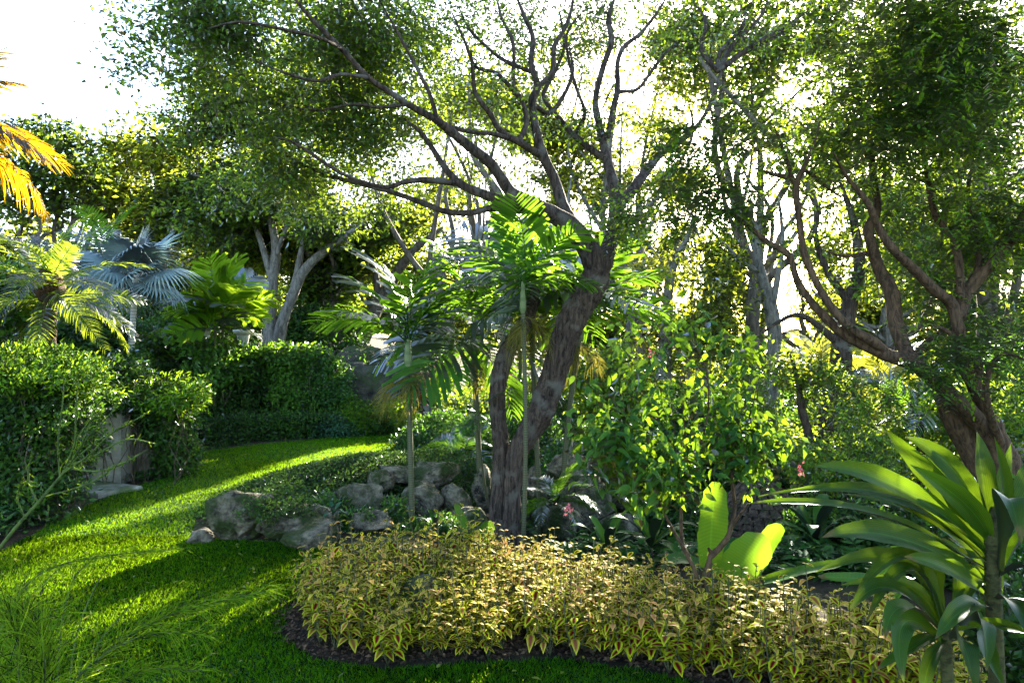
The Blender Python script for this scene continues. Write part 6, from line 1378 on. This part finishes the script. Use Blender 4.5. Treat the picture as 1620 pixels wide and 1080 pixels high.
# hanging vine stems on the cream wall
v = thing("hanging_vine", "bare brown vine stems hanging down over the cream wall", "vine", (-5.0, 9.5, 1.2)); P = []
for k in range(34):
    x = rng.uniform(-.35, .5); z1 = rng.uniform(-.2, .1); l = rng.uniform(.5, 1.05); y = -.02 - .1 * rng.random() + .1 * x
    P.append([[x, y, z1], [x + rng.normal() * .02, y - .03, z1 - l * .35], [x + rng.normal() * .03, y - .03, z1 - l * .7], [x + rng.normal() * .04, y, z1 - l]])
b = Bag(); tubes(b, np.array(P), np.tile([.006, .005, .004, .003], (34, 1)), 4); b.build("stems", M_twig, v)

# urn on a pedestal upon the terrace
u = thing("stone_urn", "white cast-stone urn pedestal on the terrace below the grey twin trunks", "urn", at(385, 556, 14.9))
def lathe(prof, k=20):
    b = Bag(); n = len(prof); a = np.arange(k) / k * 2 * math.pi
    V = np.array([[r * math.cos(x), r * math.sin(x), z] for r, z in prof for x in a]); q = [[i * k + j, i * k + (j + 1) % k, (i + 1) * k + (j + 1) % k, (i + 1) * k + j] for i in range(n - 1) for j in range(k)]
    b.add(V, [np.array(q)]); return b
lathe([(0, -.02), (.15, -.02), (.15, .05), (.11, .09), (.10, .2), (.13, .32), (.135, .36)]).build("base", M_white, u)
lathe([(.0, .362), (.135, .362), (.2, .40), (.215, .44), (.215, .475), (.17, .478), (.15, .44), (0, .42)]).build("bowl", M_white, u)
slab("step_stone", [(-5.4 + .0, 15.1), (-6.9, 15.0), (-6.9, 15.3), (-5.4, 15.4)], 1.2, 1.37, M_white, "pale stone kerb at the edge of the terrace lawn left of the urn", "kerb")

# stone steps beyond the red cordylines
st = thing("stone_steps", "pale stone steps beyond the red cordyline at the end of the path", "steps", (-1.75, 17.2, 0))
for k, (w, z) in enumerate([(1.1, .0), (.8, .14)]):
    b = Bag(); box(b, (-.1 + k * -.1, k * .35, z + .07), (w, .5, .14), .08, .015); b.build("step", M_white, st, smooth=False)
# grotto
gr = thing("stone_grotto", "dark craggy stone grotto with a black hollow under the flat-topped hedge", "rock", (-3.1, 15.1, 0))
def gpart(px, py, Y, rx, ry, ryy, seed, boxy, name='stone'):
    c = at(px, py, Y); bb_, _ = boulder(c, (rx / F * Y * 1.1, ryy, ry / F * Y * 1.15), seed, boxy=boxy, build=False, amp=.3); bb_.v = [v + c - np.array([-3.1, 15.1, 0]) for v in bb_.v]; bb_.build(name, M_rock2, gr)
for k, a in enumerate([(602, 610, 15.3, 30, 34, .35, 4, .8), (562, 590, 15.2, 18, 16, .3, 5, .6), (548, 625, 15.3, 10, 34, .3, 6, .9), (590, 652, 15.1, 26, 10, .3, 7, .7), (632, 625, 15.3, 14, 40, .3, 8, .7), (575, 600, 15.9, 40, 44, .25, 9, .6)]): gpart(*a)
boulder(at(600, 688, 14.3), (.33, .25, .28), 401, label="squat mossy stone at the foot of the grotto beside the path slab", boxy=.8)
boulder(at(420, 668, 13.95), (.34, .2, .16), 402, label="tan stone showing at the foot of the creeper wall", boxy=.5)
boulder(at(452, 664, 14.05), (.26, .2, .15), 403, label="flat tan stone right beside another at the foot of the creeper wall", boxy=.5)

# round shingled roof down in the hollow
hx, hy = at(1200, 742, 9.2)[:2]; az_ = at(1200, 742, 9.2)[2]
h = thing("garden_hut", "little round hut with a conical wood-shingle roof in the hollow behind the banana leaves", "hut", (hx, hy, az_ - 1.75))
b = lathe([(.55, -.3), (.55, .95)], 24); b.build("wall", M_rock2, h)
roof_b = lathe([(.0, 1.735), (.10, 1.66), (.48, 1.22), (.72, .82), (.70, .80)], 28); roof = roof_b.build("roof", M_shing, h)
prof = lambda t: (np.interp(t, [0, .12, .55, 1], [.02, .13, .5, .74]), np.interp(t, [0, .12, .55, 1], [1.74, 1.66, 1.22, .80]))
smes = []
for k in range(3):
    b = Bag(); box(b, (0, 0, 0), (1, 1, 1), 0, .06); b.v[0] = b.v[0] * [1, 1, 1]; me = b.mesh("shingle", smooth=False); me.materials.append(M_shing); smes.append(me)
cnt = 0
for r_i in range(12):
    t = .1 + r_i * .082; r, z = prof(t); r2, z2 = prof(t + .01); sl = math.atan2(-(z2 - z), (r2 - r)); nsh = max(8, int(2 * math.pi * r / .125))
    for k in range(nsh):
        a = (k + .5 * (r_i % 2)) / nsh * 2 * math.pi
        if math.sin(a) > .45: continue
        o = link("shingle", smes[k % 3], roof); w = 2 * math.pi * r / nsh * .93
        M = Matrix.Rotation(a, 4, 'Z') @ Matrix.Rotation(sl - .10 + rng.normal() * .03, 4, 'Y')
        o.rotation_euler = M.to_euler(); o.location = ((r + .012) * math.cos(a), (r + .012) * math.sin(a), z + .014); o.scale = (.15, w * rng.uniform(.84, .98), .026); cnt += 1
b = lathe([(0, 1.80), (.03, 1.79), (.045, 1.75), (.03, 1.72), (0, 1.70)], 10); b.build("finial", M_rock, h)
print("shingles", cnt)
tot = sum(len(m.loops) - 2 * len(m.polygons) for m in bpy.data.meshes)
print("triangles", tot, "time", round(time.time() - T0, 1))

# ------------------------------------------------------------------ the faint bright air of a backlit garden
if HAZE > 0:
    b = Bag(); box(b, (0, 20, 9), (240, 240, 60)); b.v[0] = np.array([[x, y, z] for z in (-9, 26) for y in (-14, 96) for x in (-125, 130)])
    m, N_, L_k = newmat("air"); out = N_.new("ShaderNodeOutputMaterial"); pv = N_.new("ShaderNodeVolumePrincipled")
    pv.inputs['Color'].default_value = (.92, .95, 1, 1); pv.inputs['Density'].default_value = HAZE; pv.inputs['Anisotropy'].default_value = .55
    L_k.new(pv.outputs[0], out.inputs['Volume']); h_ = b.build("haze", m, kind='stuff', smooth=False); tag(h_, "faint bright haze hanging in the garden air", "haze")
